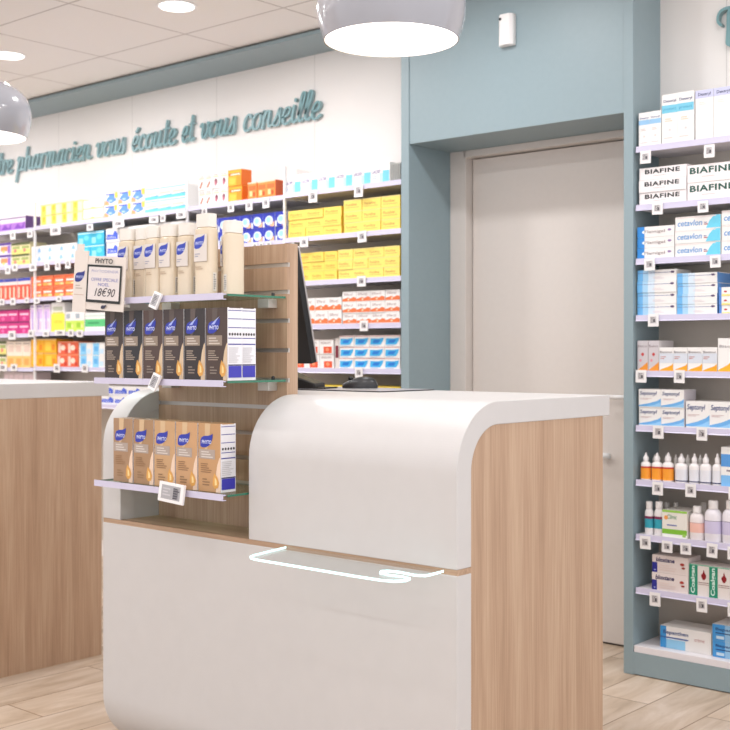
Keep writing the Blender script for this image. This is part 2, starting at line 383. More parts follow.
# first letter of the second slogan, right-hand bay
mb = MB()
P2 = lambda u, v: on_y(u, v, YR-.03)
ribbon(mb, [Vector(q) for q in catmull([P2(720.5, 25), P2(717.5, 21), P2(718.5, 14), P2(723, 9.5), P2(731, 7.5), P2(745, 9), P2(760, 6)])], .009, .012, YR-.03, YR-.004, TEALL, TEALS)
ribbon(mb, [Vector(q) for q in (P2(731, 12), P2(730.5, 28), P2(729.5, 42))], .032, .02, YR-.0305, YR-.004, TEALL, TEALS)
mb.box(-1.875, -1.86, YR-.005, YR, 2.44, 2.45, TEALS)
r = thing('wall_lettering', 'thick teal script letter on the white wall above the right-hand shelves', 'lettering'); obj('letter', mb, parent=r)

# ================================================================ SHELVES
ZB = [1.963, 1.748, 1.538, 1.331, 1.126, .92, .716, .511, .31]          # underside of each price rail
RH = .021
ORD = ['first', 'second', 'third', 'fourth', 'fifth', 'sixth', 'seventh', 'eighth', 'ninth', 'tenth']
BAYS = [('far left bay', -7.5, -6.13, -.022), ('wide bay beside far left bay', -6.115, -4.745, -.015), ('bay behind tall bottles', -4.73, -4.03, -.01), ('bay beside the doorway', -4.022, -3.30, -.004)]
def bay_dz(x): return next((b[3] for b in BAYS if b[1] <= x <= b[2]+.015), 0)
def shelf(x0, x1, yb, zb, label, group, thick=.02):
    t = thing('wall_shelf', label, 'shelf', ((x0+x1)/2, yb, zb), 0, group); w = (x1-x0)/2; d = yb-YF
    obj('board', MB().box(-w+.001, w-.001, -d+.006, -.0005, .004, RH, SHELFW), parent=t, bevel=.001)
    r = MB().prism([(-d-.001, 0), (-d+.0055, .0), (-d+.0055, RH+.002), (-d+.0035, RH+.002), (-d+.002, .004)], -w+.001, w-.001, RAIL, 'x')
    obj('price_rail', r, parent=t, fix=True)
    return t
for b, (nm, x0, x1, dz) in enumerate(BAYS):
    for k in range(6):
        shelf(x0, x1, YB-.012, ZB[k]+dz, 'white shelf with lilac rail, %s from the top, %s' % (ORD[k], nm), 'wall shelves on the back wall')
ZRB = [1.972, 1.752, 1.549, 1.336, 1.127, .921, .716, .511, .309]
for k in range(9):
    shelf(-2.158, -.9, YR-.012, ZRB[k], 'white shelf with lilac rail, %s from the top, right of the doorway' % ORD[k], 'wall shelves right of the doorway')
t = thing('wall_shelf', 'white bottom shelf on the teal plinth right of the doorway', 'shelf', (-1.53, YR-.012, .086), 0, 'wall shelves right of the doorway')
obj('board', MB().box(-.635, .63, -.206, -.0005, 0, .026, SHELFW), parent=t, bevel=.002)
# thin uprights between the bays
for x, nm in ((-6.122, 'right of the far left bay'), (-4.7375, 'left of the white cartons with brown pictures'), (-4.026, 'left of the cyan and white boxes')):
    z0 = ZB[0]+RH-.012
    o = obj('shelf_upright', MB().box(-.0045, .0045, -.012, 0, -1.4, .14, WHITE).box(-.0045, .0045, 0, .25, -1.4, -1.38, WHITE), loc=(x, 4.064, z0))
    tag(o, 'thin white upright standing on the top shelf %s' % nm, 'upright', 'shelf uprights')
for x, y0, w, h, nm in ((-5.43, 4.10, .19, .155, 'behind the blue and orange boxes'), (-3.985, 4.10, .2, .12, 'behind the cyan and white boxes')):
    o = obj('acrylic_divider', MB().box(-.0015, .0015, 0, w, 0, h, ACRYL), loc=(x, y0, ZB[0]+RH+.0005+bay_dz(x)))
    tag(o, 'clear acrylic divider on the top shelf %s' % nm, 'divider')

# ---------------------------------------------------------------- stacks of cartons
ROWW = {1: [''], 2: ['lower row', 'upper row'], 3: ['bottom row', 'middle row', 'top row'], 4: ['bottom row', 'second row up', 'third row up', 'top row']}
def colw(i, n):
    if n == 1: return ''
    if i == 0: return 'leftmost'
    if i == n-1: return 'rightmost'
    return ORD[i]+' from left'
COUNT = [0]
def stack(what, where, group, u0, u1, cols, rows, vtop, ztop0, yb=4.072, body=(240,238,236), design=None, depth=.12, side=None, name='medicine_box', cat='medicine box', gap=.0016, xs=None, zs=None, sideart=None, vu=None, skip=()):
    """cartons side by side and on top of each other: sighted edges u0..u1, top edge at vtop"""
    xa, xb = xs if xs else (x_at(u0, yb), x_at(u1, yb))
    if xb < -3.2: ztop0 += bay_dz((xa+xb)/2)
    zt = zs if zs else on_y(vu if vu else (u0+u1)/2, vtop, yb)[1]
    w = (xb-xa)/cols; h = (zt-ztop0)/rows
    me = carton(w-gap, depth, h-.0008, body, design, side, sideart).data(name)
    for r in range(rows):
        for c in range(cols):
            if (r, c) in skip: continue
            o = bpy.data.objects.new(name, me); C.objects.link(o)
            o.location = (xa+w*(c+.5), yb+random.uniform(0, .006), ztop0+h*r+.0003); o.rotation_euler[2] = random.uniform(-.004, .004)
            bits = [what]+[s for s in (ROWW[rows][r], colw(c, cols)) if s]
            tag(o, ', '.join(bits)+', '+where, cat, group); COUNT[0] += 1
    return me
ZT = [z+RH for z in ZB]; ZR = [z+RH for z in ZRB]
TXD = (70,66,80)
# designs -------------------------------------------------------
def d_cyanwhite(f): f.rect(.62,.0,.97,.62,(120,205,232)).rect(.45,.0,.62,.5,(190,228,240)).text('LACRIF',.05,.5,.5,.68,(120,100,160),.01).lines(.06,.12,.42,.4,3,(190,200,225))
def d_yellow(f): f.text('Fucidine',.12,.42,.8,.66,(205,140,70),.01,.2).rect(.1,.25,.85,.31,(222,172,84)).rect(0,0,1,.08,(238,206,110))
def d_yellow2(f): f.text('Fucidine',.1,.45,.72,.68,(198,140,80),.01,.2).rect(.1,.28,.85,.33,(214,168,96)).rect(0,.9,1,1,(244,224,140))
def d_orangewave(f): f.poly([(0,.08),(1,.08),(1,.4),(.8,.5),(.6,.34),(.4,.46),(.2,.36),(0,.3)],(232,118,66)).text('Efferal',.12,.62,.75,.84,(180,160,160),.01).disc(.45,.26,.06,(250,220,190),asp=1.6)
def d_redblock(f): f.rect(.3,.05,.9,.5,(226,86,48)).disc(.58,.3,.13,(240,150,110)).text('SERUM',.1,.68,.8,.84,(150,120,120)).rect(0,.94,1,1,(214,200,196))
def d_bluewave(f): f.poly([(.05,.15),(.75,.15),(.9,.5),(.95,.78),(.55,.7),(.08,.72)],(64,176,232)).poly([(.2,.3),(.6,.3),(.75,.6),(.3,.58)],(30,120,210)).rect(0,.9,1,.96,(214,150,150)).lines(.1,.02,.8,.13,1,(160,190,220))
def d_pills(f): f.poly([(.15,.15),(.35,.1),(.7,.45),(.55,.55)],(150,84,64)).poly([(.2,.2),(.35,.17),(.6,.42),(.52,.46)],(206,120,90)).rect(.1,.68,.9,.74,(220,190,150)).text('Dafal',.15,.78,.8,.92,(200,150,140))
def d_capsule(f): f.disc(.5,.42,.2,(130,60,80),asp=1.0).disc(.45,.3,.15,(196,110,130)).rect(.1,.7,.9,.75,(180,210,120)).text('Ibudol',.15,.8,.8,.93,(170,150,150))
def d_orange(f): f.rect(0,0,1,.9,(250,178,44)).rect(.62,.0,1,.6,(240,148,24)).rect(.05,.62,.95,.8,(226,104,24)).rect(.2,.66,.9,.75,(250,226,200)).poly([(.1,.1),(.5,.1),(.6,.45),(.1,.5)],(255,196,70))
def d_orangesmall(f): f.rect(.1,.55,.9,.8,(244,110,50)).rect(.2,.2,.5,.5,(255,214,150)).disc(.7,.3,.14,(230,80,30)).rect(0,.93,1,1,(250,220,190))
def d_bluedisc(f): f.rect(0,0,1,1,(42,56,178)).disc(.5,.46,.34,(226,240,250),asp=.95).disc(.46,.5,.2,(160,214,236)).poly([(.55,.05),(.95,.05),(.95,.42)],(246,186,140)).rect(.0,.0,.12,.4,(240,242,250))
def d_yellowwhite(f): f.rect(.1,.0,.55,.9,(250,226,96)).rect(.2,.35,.48,.85,(236,196,60)).rect(.6,.1,.95,.8,(252,246,200)).rect(0,.92,1,1,(226,196,110))
def d_orangeline(f): f.rect(0,.12,1,.24,(246,190,130)).poly([(.3,.12),(.6,.12),(.55,.34),(.4,.34)],(240,214,120)).text('Magnesium',.1,.55,.85,.75,(196,190,200))
def d_blueorange(f): f.rect(0,0,.16,1,(248,246,248)).poly([(.1,.45),(.45,.9),(.9,.8),(.9,.35),(.5,.15)],(98,150,232)).rect(.1,.84,.78,.94,(60,80,190)).poly([(0,.04),(.4,.04),(.3,.32),(.05,.45)],(244,168,118)).rect(.8,.55,1,1,(248,206,80)).rect(.35,.3,.6,.45,(180,212,250))
def d_tealpink(f): f.rect(0,.86,1,.95,(140,222,222)).rect(0,.05,1,.28,(110,214,230)).rect(.05,.42,.9,.6,(248,206,196)).rect(.05,.66,.8,.72,(210,200,230)).poly([(0,.28),(1,.28),(1,.36)],(70,160,190))
def d_whiteblue(f): f.rect(0,.0,1,.1,(206,228,248)).poly([(.55,.2),(.9,.25),(.75,.8),(.6,.6)],(150,196,236)).text('Doliv',.1,.55,.5,.75,(140,160,210)).rect(.1,.25,.45,.32,(200,210,230))
def d_cyan(f): f.rect(0,.0,1,1,(58,190,226)).rect(.1,.1,.4,.55,(150,226,242)).disc(.65,.55,.2,(110,214,240)).rect(.0,.86,1,.93,(220,244,250))
def d_cyanlow(f): f.rect(.6,.0,1,1,(44,146,214)).rect(.1,.3,.5,.6,(160,214,240)).rect(0,.85,.6,1,(120,190,240))
def d_swoosh(f): f.poly([(.05,.2),(.95,.2),(.95,.6),(.7,.85),(.55,.55),(.1,.6)],(70,100,214)).text('Ultra',.2,.3,.8,.45,(240,242,255)).rect(0,0,1,.08,(220,226,245))
def d_redorange(f): f.rect(0,.0,1,.9,(232,96,56)).rect(.15,.42,.85,.6,(252,236,226)).rect(.1,.08,.5,.34,(250,170,80)).rect(.55,.1,.9,.3,(255,216,150)).poly([(0,.68),(1,.7),(1,.86),(.4,.78)],(250,140,90))
def d_lilac(f): f.rect(.1,.5,.9,.85,(226,196,240)).rect(.25,.1,.5,.75,(196,170,226)).rect(.55,.1,.8,.4,(250,206,226)).rect(.1,.9,.9,.96,(170,150,200))
def d_yellowhalf(f): f.rect(0,0,1,.62,(246,236,80)).rect(.15,.72,.85,.86,(196,200,180)).rect(.1,.62,.9,.68,(224,214,120)).text('citron',.2,.3,.8,.42,(214,190,50))
def d_lime(f): f.rect(0,.0,1,.55,(206,232,96)).rect(.2,.2,.6,.45,(160,206,60)).rect(.1,.66,.5,.9,(170,180,190)).disc(.75,.28,.1,(236,246,160))
def d_green(f): f.rect(.0,.25,1,.65,(92,200,128)).rect(.15,.4,.8,.5,(60,160,100)).rect(0,.8,1,.86,(206,226,214))
def d_paleorange(f): f.rect(0,0,1,.45,(250,200,120)).rect(.2,.1,.8,.35,(244,170,90)).rect(.15,.6,.85,.85,(232,206,190)).rect(.1,.9,.9,.95,(190,170,160))
def d_amber(f): f.rect(0,0,1,1,(250,180,30)).rect(.15,.15,.6,.8,(255,206,70)).rect(.65,.2,.9,.6,(238,140,20)).rect(0,.92,1,1,(240,200,130))
def d_redwhite(f): f.rect(0,.0,1,.9,(232,100,64)).disc(.5,.5,.22,(252,226,206)).rect(.05,.1,.3,.85,(250,206,190)).rect(.7,.1,.95,.4,(206,60,40))
def d_skyblue(f): f.rect(.1,.0,.6,.95,(140,206,244)).rect(.2,.3,.5,.7,(96,176,232)).rect(.65,.1,.95,.5,(206,232,250))
def d_purple(f): f.rect(0,0,1,.55,(176,120,206)).poly([(.1,.1),(.4,.5),(.7,.2),(.9,.6),(.9,.1)],(130,70,180)).rect(0,.86,1,.93,(70,40,110)).rect(.1,.6,.9,.8,(236,214,240))
def d_purplemix(f): f.rect(0,.8,1,1,(90,60,150)).rect(.1,.3,.7,.7,(240,150,100)).rect(.7,.1,.95,.75,(150,110,200)).disc(.35,.25,.12,(250,214,120))
def d_greenmix(f): f.rect(0,.0,1,.4,(232,220,130)).rect(.1,.45,.9,.7,(170,180,110)).disc(.4,.3,.15,(236,120,120)).rect(0,.8,1,1,(90,100,60))
def d_narrowred(f): f.rect(0,.0,1,.7,(226,84,60)).rect(.15,.1,.5,.6,(255,214,190)).rect(0,.86,1,1,(70,80,180))
def d_magenta(f): f.rect(0,0,1,1,(206,50,130)).rect(.1,.5,.9,.66,(250,196,220)).disc(.5,.25,.14,(240,110,170)).rect(0,.9,1,1,(120,40,100))
W = 'wall shelf'
# ---- bay beside the doorway
stack('white box with cyan panel', 'top shelf beside the doorway post', 'cyan and white boxes', 284.4, 389.9, 6, 1, 169, ZT[0], design=d_cyanwhite)
def d_grey(f):
    for i in range(5): f.rect(.08+i*.19,.05,.17+i*.19,.93,(120,122,120))
stack('grey striped carton', 'end of the top shelf beside the doorway post', 'striped carton', 390.3, 399.6, 1, 1, 163, ZT[0], body=(176,176,172), design=d_grey)
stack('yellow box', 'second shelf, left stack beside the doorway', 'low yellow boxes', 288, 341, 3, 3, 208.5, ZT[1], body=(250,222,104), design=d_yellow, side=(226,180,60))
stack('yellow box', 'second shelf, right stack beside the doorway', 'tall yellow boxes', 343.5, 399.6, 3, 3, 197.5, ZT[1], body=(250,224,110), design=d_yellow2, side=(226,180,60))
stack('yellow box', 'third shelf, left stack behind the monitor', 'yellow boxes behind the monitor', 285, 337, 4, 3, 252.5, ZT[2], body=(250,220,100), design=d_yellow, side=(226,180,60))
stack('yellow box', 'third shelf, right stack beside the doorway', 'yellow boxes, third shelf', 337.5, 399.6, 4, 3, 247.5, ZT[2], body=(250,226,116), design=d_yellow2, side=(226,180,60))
stack('white box with orange wave', 'fourth shelf, two-high stack', 'white boxes with an orange wave', 289, 341, 4, 2, 298, ZT[3], design=d_orangewave)
stack('white box with orange wave', 'fourth shelf, three-high stack', 'white boxes with an orange wave', 342.3, 399.6, 4, 3, 290.5, ZT[3], design=d_orangewave)
stack('white box with red block', 'fifth shelf behind the monitor', 'white boxes with a red block', 292, 333, 3, 2, 339.5, ZT[4], design=d_redblock)
stack('narrow dark red and white carton', 'fifth shelf beside blue boxes', 'narrow dark red cartons', 334.3, 338.3, 1, 1, 338, ZT[4], body=(222,214,210), design=lambda f: f.rect(.1,.35,.9,.75,(120,34,52)))
stack('white box with blue wave', 'fifth shelf above the mouse', 'white boxes with a blue wave', 339, 399.6, 4, 3, 335.2, ZT[4], design=d_bluewave)
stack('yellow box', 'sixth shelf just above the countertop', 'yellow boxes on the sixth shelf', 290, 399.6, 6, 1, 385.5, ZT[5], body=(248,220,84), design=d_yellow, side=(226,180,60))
# ---- bay behind the bottle display
stack('white box with brown pills', 'top shelf', 'white boxes with pills', 198, 212, 2, 2, 174, ZT[0], design=d_pills)
stack('white box with pink capsule', 'top shelf', 'white boxes with capsules', 212.2, 227, 2, 2, 171.5, ZT[0], design=d_capsule)
stack('large orange box', 'top shelf', 'large orange boxes', 228, 241.3, 1, 2, 169.5, ZT[0], body=(246,160,40), design=d_orange, side=(226,112,30), depth=.07)
stack('small orange box', 'top shelf right of large orange boxes', 'small orange boxes', 247.5, 275, 3, 1, 181, ZT[0], body=(244,140,66), design=d_orangesmall, side=(206,96,54), depth=.1)
stack('blue box with white disc', 'second shelf above the slatted panel', 'blue boxes with a white disc', 196, 287, 8, 2, 215.5, ZT[1], body=(206,214,240), design=d_bluedisc)
# ---- wide bay
stack('yellow and white box', 'left end of top shelf', 'yellow and white boxes', 40, 82, 4, 2, 202.5, ZT[0], body=(252,244,190), design=d_yellowwhite)
stack('white box with pale orange line', 'top shelf beside yellow boxes', 'white boxes with orange line', 83, 103, 1, 2, 200, ZT[0], design=d_orangeline)
stack('blue and orange box', 'top shelf', 'blue and orange boxes', 104, 144, 3, 2, 191, ZT[0], design=d_blueorange)
stack('teal and pink box', 'top shelf', 'teal and pink boxes', 144.5, 185, 3, 2, 186, ZT[0], design=d_tealpink)
stack('pale blue and white box', 'second shelf', 'pale blue and white boxes', 31, 76, 4, 2, 244.5, ZT[1], design=d_whiteblue)
stack('cyan box', 'second shelf above the price card', 'cyan boxes', 77, 104, 2, 2, 231.5, ZT[1], body=(70,190,226), design=d_cyan, side=(30,120,180))
stack('white box with blue swoosh', 'second shelf beside the tall bottles', 'white boxes with a blue swoosh', 106, 185, 6, 2, 228, ZT[1], vu=115, design=d_swoosh)
stack('red and orange box', 'third shelf', 'red and orange boxes', 31, 76, 4, 2, 275, ZT[2], body=(240,130,90), design=d_redorange)
stack('violet striped box', 'third shelf behind the price card', 'violet striped boxes', 77, 150, 6, 2, 276, ZT[2], vu=80, design=d_lilac)
stack('lilac and white box', 'fourth shelf', 'lilac and white boxes', 29.5, 49.5, 3, 1, 304.5, ZT[3], body=(244,232,244), design=d_lilac)
stack('yellow and white carton', 'fourth shelf', 'yellow cartons', 50.5, 64, 1, 1, 302.5, ZT[3], design=d_yellowhalf)
stack('lime green box', 'fourth shelf below the price card', 'lime green boxes', 65, 84, 2, 1, 311.5, ZT[3], design=d_lime)
stack('green and white box', 'fourth shelf left of the black boxes', 'green and white boxes', 84.5, 158, 4, 1, 312.5, ZT[3], vu=95, design=d_green)
stack('pale orange box', 'fifth shelf', 'pale orange boxes', 7, 30.5, 3, 1, 341.5, ZT[4], body=(248,232,214), design=d_paleorange)
stack('amber yellow box', 'fifth shelf', 'amber boxes', 31, 56, 2, 2, 339, ZT[4], body=(250,190,50), design=d_amber)
stack('red box with pale spot', 'fifth shelf', 'red boxes with a pale spot', 57, 78, 2, 2, 341.2, ZT[4], body=(240,140,100), design=d_redwhite)
stack('sky blue and white box', 'fifth shelf left of dark boxes', 'sky blue boxes', 79, 158, 6, 2, 342.5, ZT[4], vu=92, design=d_skyblue)
stack('white and blue box', 'shelf seen under the middle glass shelf', 'white boxes, sixth shelf', 100, 185, 6, 2, 386.5, ZT[5], vu=130, design=d_swoosh)
# ---- far left bay
stack('purple and white box', 'top shelf of far left bay', 'purple and white boxes', -13, 25, 3, 1, 217.5, ZT[0], body=(240,226,240), design=d_purple, side=(90,60,120))
stack('violet and orange box', 'second shelf of far left bay', 'violet and orange boxes', -12, 10.5, 2, 2, 243.5, ZT[1], body=(236,226,240), design=d_purplemix)
stack('olive and yellow box', 'second shelf of far left bay', 'olive and yellow boxes', 11, 29.5, 2, 2, 242.5, ZT[1], body=(236,226,180), design=d_greenmix)
stack('narrow red box with blue top', 'third shelf of far left bay', 'narrow red boxes', -5, 30.5, 8, 1, 278.5, ZT[2], body=(240,220,216), design=d_narrowred)
stack('magenta box', 'fourth shelf of far left bay', 'magenta boxes', -13, 29, 4, 2, 309.5, ZT[3], body=(214,70,140), design=d_magenta)
stack('green and cream box', 'fifth shelf of far left bay', 'green and cream boxes', -8, 6.3, 2, 2, 341, ZT[4], body=(240,232,210), design=d_greenmix)
stack('thin pale booklet box', 'sixth shelf of far left bay', 'thin boxes on the sixth shelf', 3, 34, 6, 1, 372, ZT[5], body=(206,190,190), design=lambda f: f.rect(.1,.1,.9,.9,(222,200,204)))

# ---- right of the doorway
D = 'right of door'
def tall_small(f): f.rect(0,.64,1,.78,(150,196,232)).text('Dexeryl',.1,.8,.9,.86,(60,80,140),.02).lines(.2,.46,.8,.54,2,(206,192,186)).disc(.5,.3,.1,(226,214,210),asp=.3).lines(.15,.1,.85,.14,1,(220,200,200))
def tall_mid(f): f.rect(0,.62,1,.78,(120,200,226)).text('Dexeryl',.1,.82,.9,.89,(60,70,120),.02).text('protect',.1,.66,.9,.72,(60,150,190)).lines(.2,.44,.8,.52,2,(226,204,180)).disc(.5,.28,.08,(220,214,214),asp=.3).lines(.1,.1,.9,.14,1,(226,206,200))
def tall_big(f): f.rect(0,.84,1,1,(204,206,236)).text('Dexeryl',.15,.87,.85,.95,(46,48,90),.02).lines(.2,.7,.7,.77,2,(226,220,214))
YA = 4.066
stack('small slim white box with blue band', 'top shelf '+D, 'slim white boxes with a blue band', 638.3, 661, 2, 1, 111.5, ZR[0], yb=YA, design=tall_small)
stack('tall white box with cyan band', 'top shelf '+D, 'tall white boxes with a cyan band', 661.6, 694, 2, 1, 92.5, ZR[0], yb=YA, design=tall_mid)
stack('large white box with lilac top', 'top shelf '+D, 'large white boxes with a lilac top', 694.6, 732, 2, 1, 88, ZR[0], yb=YA, design=tall_big)
def biaf(col, x0, x1):
    def d(f): f.text('BIAFINE',x0,.5,x1,.86,col,.036).lines(.3,.28,.65,.36,1,(206,190,190)).rect(0,.0,1,.03,(214,208,206))
    return d
stack('white box lettered in black', 'second shelf '+D, 'white boxes lettered in black', 638.5, 686, 1, 3, 166, ZR[1], yb=YA, body=(244,238,238), design=biaf((40,46,48), .12, .86))
stack('white box lettered in dark green', 'second shelf '+D, 'white boxes lettered in dark green', 687, 736, 1, 2, 163, ZR[1], yb=YA, body=(246,240,240), design=biaf((36,84,74), .05, .96))
def d_flami(f): f.rect(0,0,.2,1,(48,140,220)).disc(.2,.5,.07,(240,248,255),asp=2).text('Flamigel',.2,.3,.76,.66,(150,130,130),.01).disc(.88,.6,.05,(150,120,170),asp=2.2)
def d_ceta(f): f.text('cetavlon',.05,.28,.6,.72,(110,160,214),.02,.15).poly([(.68,.05),(1,.05),(1,.98),(.86,.98),(.76,.6)],(110,208,236)).rect(.64,.3,.72,.38,(176,90,100)).rect(.64,.44,.7,.5,(120,110,160)).rect(0,.9,.9,.95,(244,224,220))
stack('white box with blue end', 'third shelf '+D, 'white boxes with a blue end', 637, 674, 1, 3, 226, ZR[2], yb=YA, design=d_flami)
stack('white and cyan box with cursive lettering', 'third shelf, left stack '+D, 'white and cyan boxes', 674.6, 720.3, 1, 3, 215.5, ZR[2], yb=YA, design=d_ceta)
stack('white box with cursive lettering', 'third shelf at the picture edge', 'white and cyan boxes at the edge', 721, 768, 1, 3, 210, ZR[2], yb=YA, vu=728, design=d_ceta)
def d_bluegrad(f): f.rect(0,0,.14,1,(110,182,236)).rect(.14,0,.28,1,(170,212,242)).rect(.28,0,.45,1,(214,230,244)).rect(0,.72,.86,.76,(110,120,170)).disc(.9,.76,.05,(90,70,110),asp=2).lines(.4,.2,.75,.42,2,(226,216,220))
stack('white box with blue left end', 'fourth shelf, left stack '+D, 'flat white and blue boxes', 636.8, 676, 1, 4, 269.5, ZR[3], yb=YA, design=d_bluegrad)
stack('white box with blue left end', 'fourth shelf, right stack '+D, 'flat white and blue boxes', 676.5, 717, 1, 4, 272.5, ZR[3], yb=YA, design=d_bluegrad, side=(96,150,214))
stack('white and yellow box with red dot', 'fourth shelf '+D, 'white and yellow boxes', 718.6, 752, 1, 3, 287, ZR[3], yb=YA, vu=724, design=lambda f: f.rect(0,0,.08,1,(90,140,214)).disc(.2,.5,.05,(190,50,50),asp=2).rect(.08,0,1,.2,(250,230,140)))
def d_ob(f): f.poly([(0,0),(1,0),(1,.33),(.85,.24),(.5,.16),(.2,.1),(0,.03)],(244,168,40)).rect(0,.35,1,.75,(214,220,230)).text('Bisolvon',.06,.76,.92,.85,(110,100,110),.01).lines(.08,.5,.5,.64,2,(190,120,110))
def d_ob2(f): f.poly([(0,0),(1,0),(1,.3),(.5,.16),(0,.03)],(236,150,50)).rect(0,.1,1,1,(206,200,204)).poly([(0,0),(1,0),(1,.3),(.5,.16),(0,.03)],(236,150,50)).text('Bisolvon',.06,.78,.92,.86,(110,90,100)).disc(.5,.55,.14,(196,70,70),asp=.4).disc(.3,.35,.12,(226,150,160),asp=.4)
stack('grey box with orange base', 'fifth shelf, narrow pair '+D, 'narrow grey boxes', 637, 658.4, 2, 1, 340.5, ZR[4], yb=YA, body=(222,216,216), design=d_ob2)
stack('white box with orange base', 'fifth shelf '+D, 'white boxes with an orange base', 658.8, 717, 4, 1, 347.2, ZR[4], yb=YA, design=d_ob)
stack('large white box with orange base', 'fifth shelf at the picture edge', 'large orange-based box', 717.4, 745, 1, 1, 338, ZR[4], yb=YA, design=lambda f: f.poly([(0,0),(1,0),(1,.6),(.7,.45),(.35,.2),(0,.05)],(248,180,50)).text('Bisolvon',.06,.72,.9,.8,(120,110,120)))
def d_sept(f): f.poly([(0,.05),(1,.05),(1,.5),(.85,.38),(.5,.24),(0,.12)],(110,176,232)).poly([(.3,.05),(1,.05),(1,.3),(.7,.15)],(150,204,244)).text('Septonyl',.05,.62,.82,.88,(66,80,130),.02,.15).lines(.08,.42,.6,.52,2,(206,180,180))
stack('white box with blue curve', 'sixth shelf '+D, 'small boxes with a blue curve', 638.3, 684, 2, 2, 389.3, ZR[5], yb=YA, design=d_sept, side=(214,208,214), depth=.1)
stack('larger white box with blue curve', 'sixth shelf '+D, 'larger boxes with a blue curve', 685, 734, 2, 1, 401.5, ZR[5], yb=YA, design=d_sept)
stack('white and blue striped box', 'seventh shelf '+D, 'striped box', 720.3, 748, 1, 1, 447, ZR[6], yb=YA, vu=724, design=lambda f: f.rect(0,.5,1,.82,(90,154,220)).rect(0,0,1,.28,(130,190,240)).lines(.2,.35,.8,.45,1,(150,140,150)))
def d_nail(f): f.rect(0,.0,1,.14,(240,240,236)).rect(0,.12,1,.3,(130,190,60)).rect(0,.92,1,1,(150,204,80)).text('Clinic',.2,.68,.6,.84,(90,150,110),.01,.2).disc(.16,.72,.08,(236,160,90)).lines(.2,.4,.8,.5,1,(120,130,180)).rect(.82,.05,.95,.16,(160,206,100))
stack('white and lime green box', 'eighth shelf between bottles '+D, 'lime green box', 661.8, 687, 1, 1, 510.5, ZR[7], yb=YA, body=(232,228,220), design=d_nail)
def d_bloc(f): f.rect(0,0,.14,.58,(40,44,140)).disc(.07,.14,.03,(170,180,230)).text('bloxtane',.1,.62,.62,.88,(56,50,96),.03,.15).disc(.83,.6,.06,(170,60,50),asp=1.4).disc(.86,.4,.05,(150,50,40),asp=1.2).lines(.2,.1,.7,.5,3,(224,206,200))
stack('white box with navy corner', 'ninth shelf '+D, 'white boxes with a navy corner', 651.5, 688, 1, 2, 556.5, ZR[8], yb=YA, body=(226,214,210), design=d_bloc, depth=.1)
def d_coal(f): f.rect(0,0,.42,1,(30,140,110)).text('Coalgan',.08,.06,.34,.94,(226,244,236),.02,0,True).poly([(.68,.52),(.6,.62),(.6,.68),(.68,.74),(.72,.86),(.78,.74),(.85,.67),(.84,.6),(.76,.52)],(140,24,34)).rect(.45,.42,.98,.44,(140,100,96)).rect(.45,.36,.98,.38,(160,130,126)).rect(0,.97,1,1,(120,190,160))
stack('green and white box with red drop', 'ninth shelf '+D, 'green and white boxes with a red drop', 688.4, 730, 2, 1, 566, ZR[8], yb=YA, body=(228,220,216), design=d_coal, depth=.09)
def d_bep(f): f.rect(0,.0,.12,1,(60,150,216)).rect(.12,.0,.5,.42,(150,206,240)).rect(.0,.46,.56,.52,(50,96,170)).text('Bepanthen',.06,.6,.56,.82,(50,80,140),.02).text('crème',.68,.5,.88,.66,(206,160,160))
stack('long white and blue box', 'bottom shelf '+D, 'long white and blue box', 659.5, 710.5, 1, 1, 636, .1123, yb=4.09, design=d_bep, zs=.112+.082)
def d_bep2(f): f.rect(0,0,.32,1,(70,154,220)).rect(.32,0,.6,1,(150,196,232)).text('Bepanthen',.08,.58,.8,.8,(30,60,120),.02).rect(.08,.44,.9,.5,(30,60,120)).rect(.1,.12,.3,.3,(200,226,245))
stack('blue box', 'bottom shelf at the picture edge', 'blue boxes at the edge', 712, 752, 1, 2, 624, .1123, yb=4.085, vu=716, design=d_bep2)

# ---------------------------------------------------------------- bottles right of the doorway
def drop_bottle(w, h, white, label, lab2, top=(238,234,234)):
    t = MB(); r = w/2
    t.lathe([(r*.92, 0), (r, .003), (r, h*.56), (r*.9, h*.62), (r*.45, h*.68), (r*.42, h*.7)], mat(white, .35), 18, sy=.8)
    if label: t.lathe([(r*1.012, h*.04), (r*1.012, h*.46)], mat(label, .45), 18, sy=.8)
    if lab2: t.lathe([(r*1.02, h*lab2[1]), (r*1.02, h*lab2[2])], mat(lab2[0], .45), 18, sy=.8)
    n = MB().lathe([(r*.5, h*.70), (r*.52, h*.84), (r*.3, h*.88), (r*.18, h*.98), (r*.1, h)], mat(top, .35), 16)
    return t, n
def round_bottle(w, h, white, label, lab2, cap=(238,234,232), capw=.55):
    t = MB(); r = w/2
    t.lathe([(r*.93, 0), (r, .004), (r, h*.62), (r*.94, h*.7), (r*.7, h*.77), (r*capw*.8, h*.8)], mat(white, .35), 20, sy=.75)
    if label: t.lathe([(r*1.012, h*label[1]), (r*1.012, h*label[2])], mat(label[0], .45), 20, sy=.75)
    if lab2: t.lathe([(r*1.02, h*lab2[1]), (r*1.02, h*lab2[2])], mat(lab2[0], .45), 20, sy=.75)
    return t, MB().lathe([(r*capw, h*.8), (r*capw, h*.985), (r*capw*.9, h)], mat(cap, .4), 16)
def put_bottle(parts, loc, label, group, name='bottle'):
    t = thing(name, label, 'bottle', loc, 0, group); obj('body', parts[0], parent=t); obj('cap', parts[1], parent=t); return t
def bottle_row(us, vtop, z, mk, lab, group, yb):
    for i, (a, b) in enumerate(us):
        xa, xb = x_at(a, yb), x_at(b, yb); h = on_y((a+b)/2, vtop, yb)[1]-z
        put_bottle(mk(xb-xa-.001, h), ((xa+xb)/2, yb+.02, z+.0004), '%s, %s' % (lab, colw(i, len(us)) or 'single'), group)
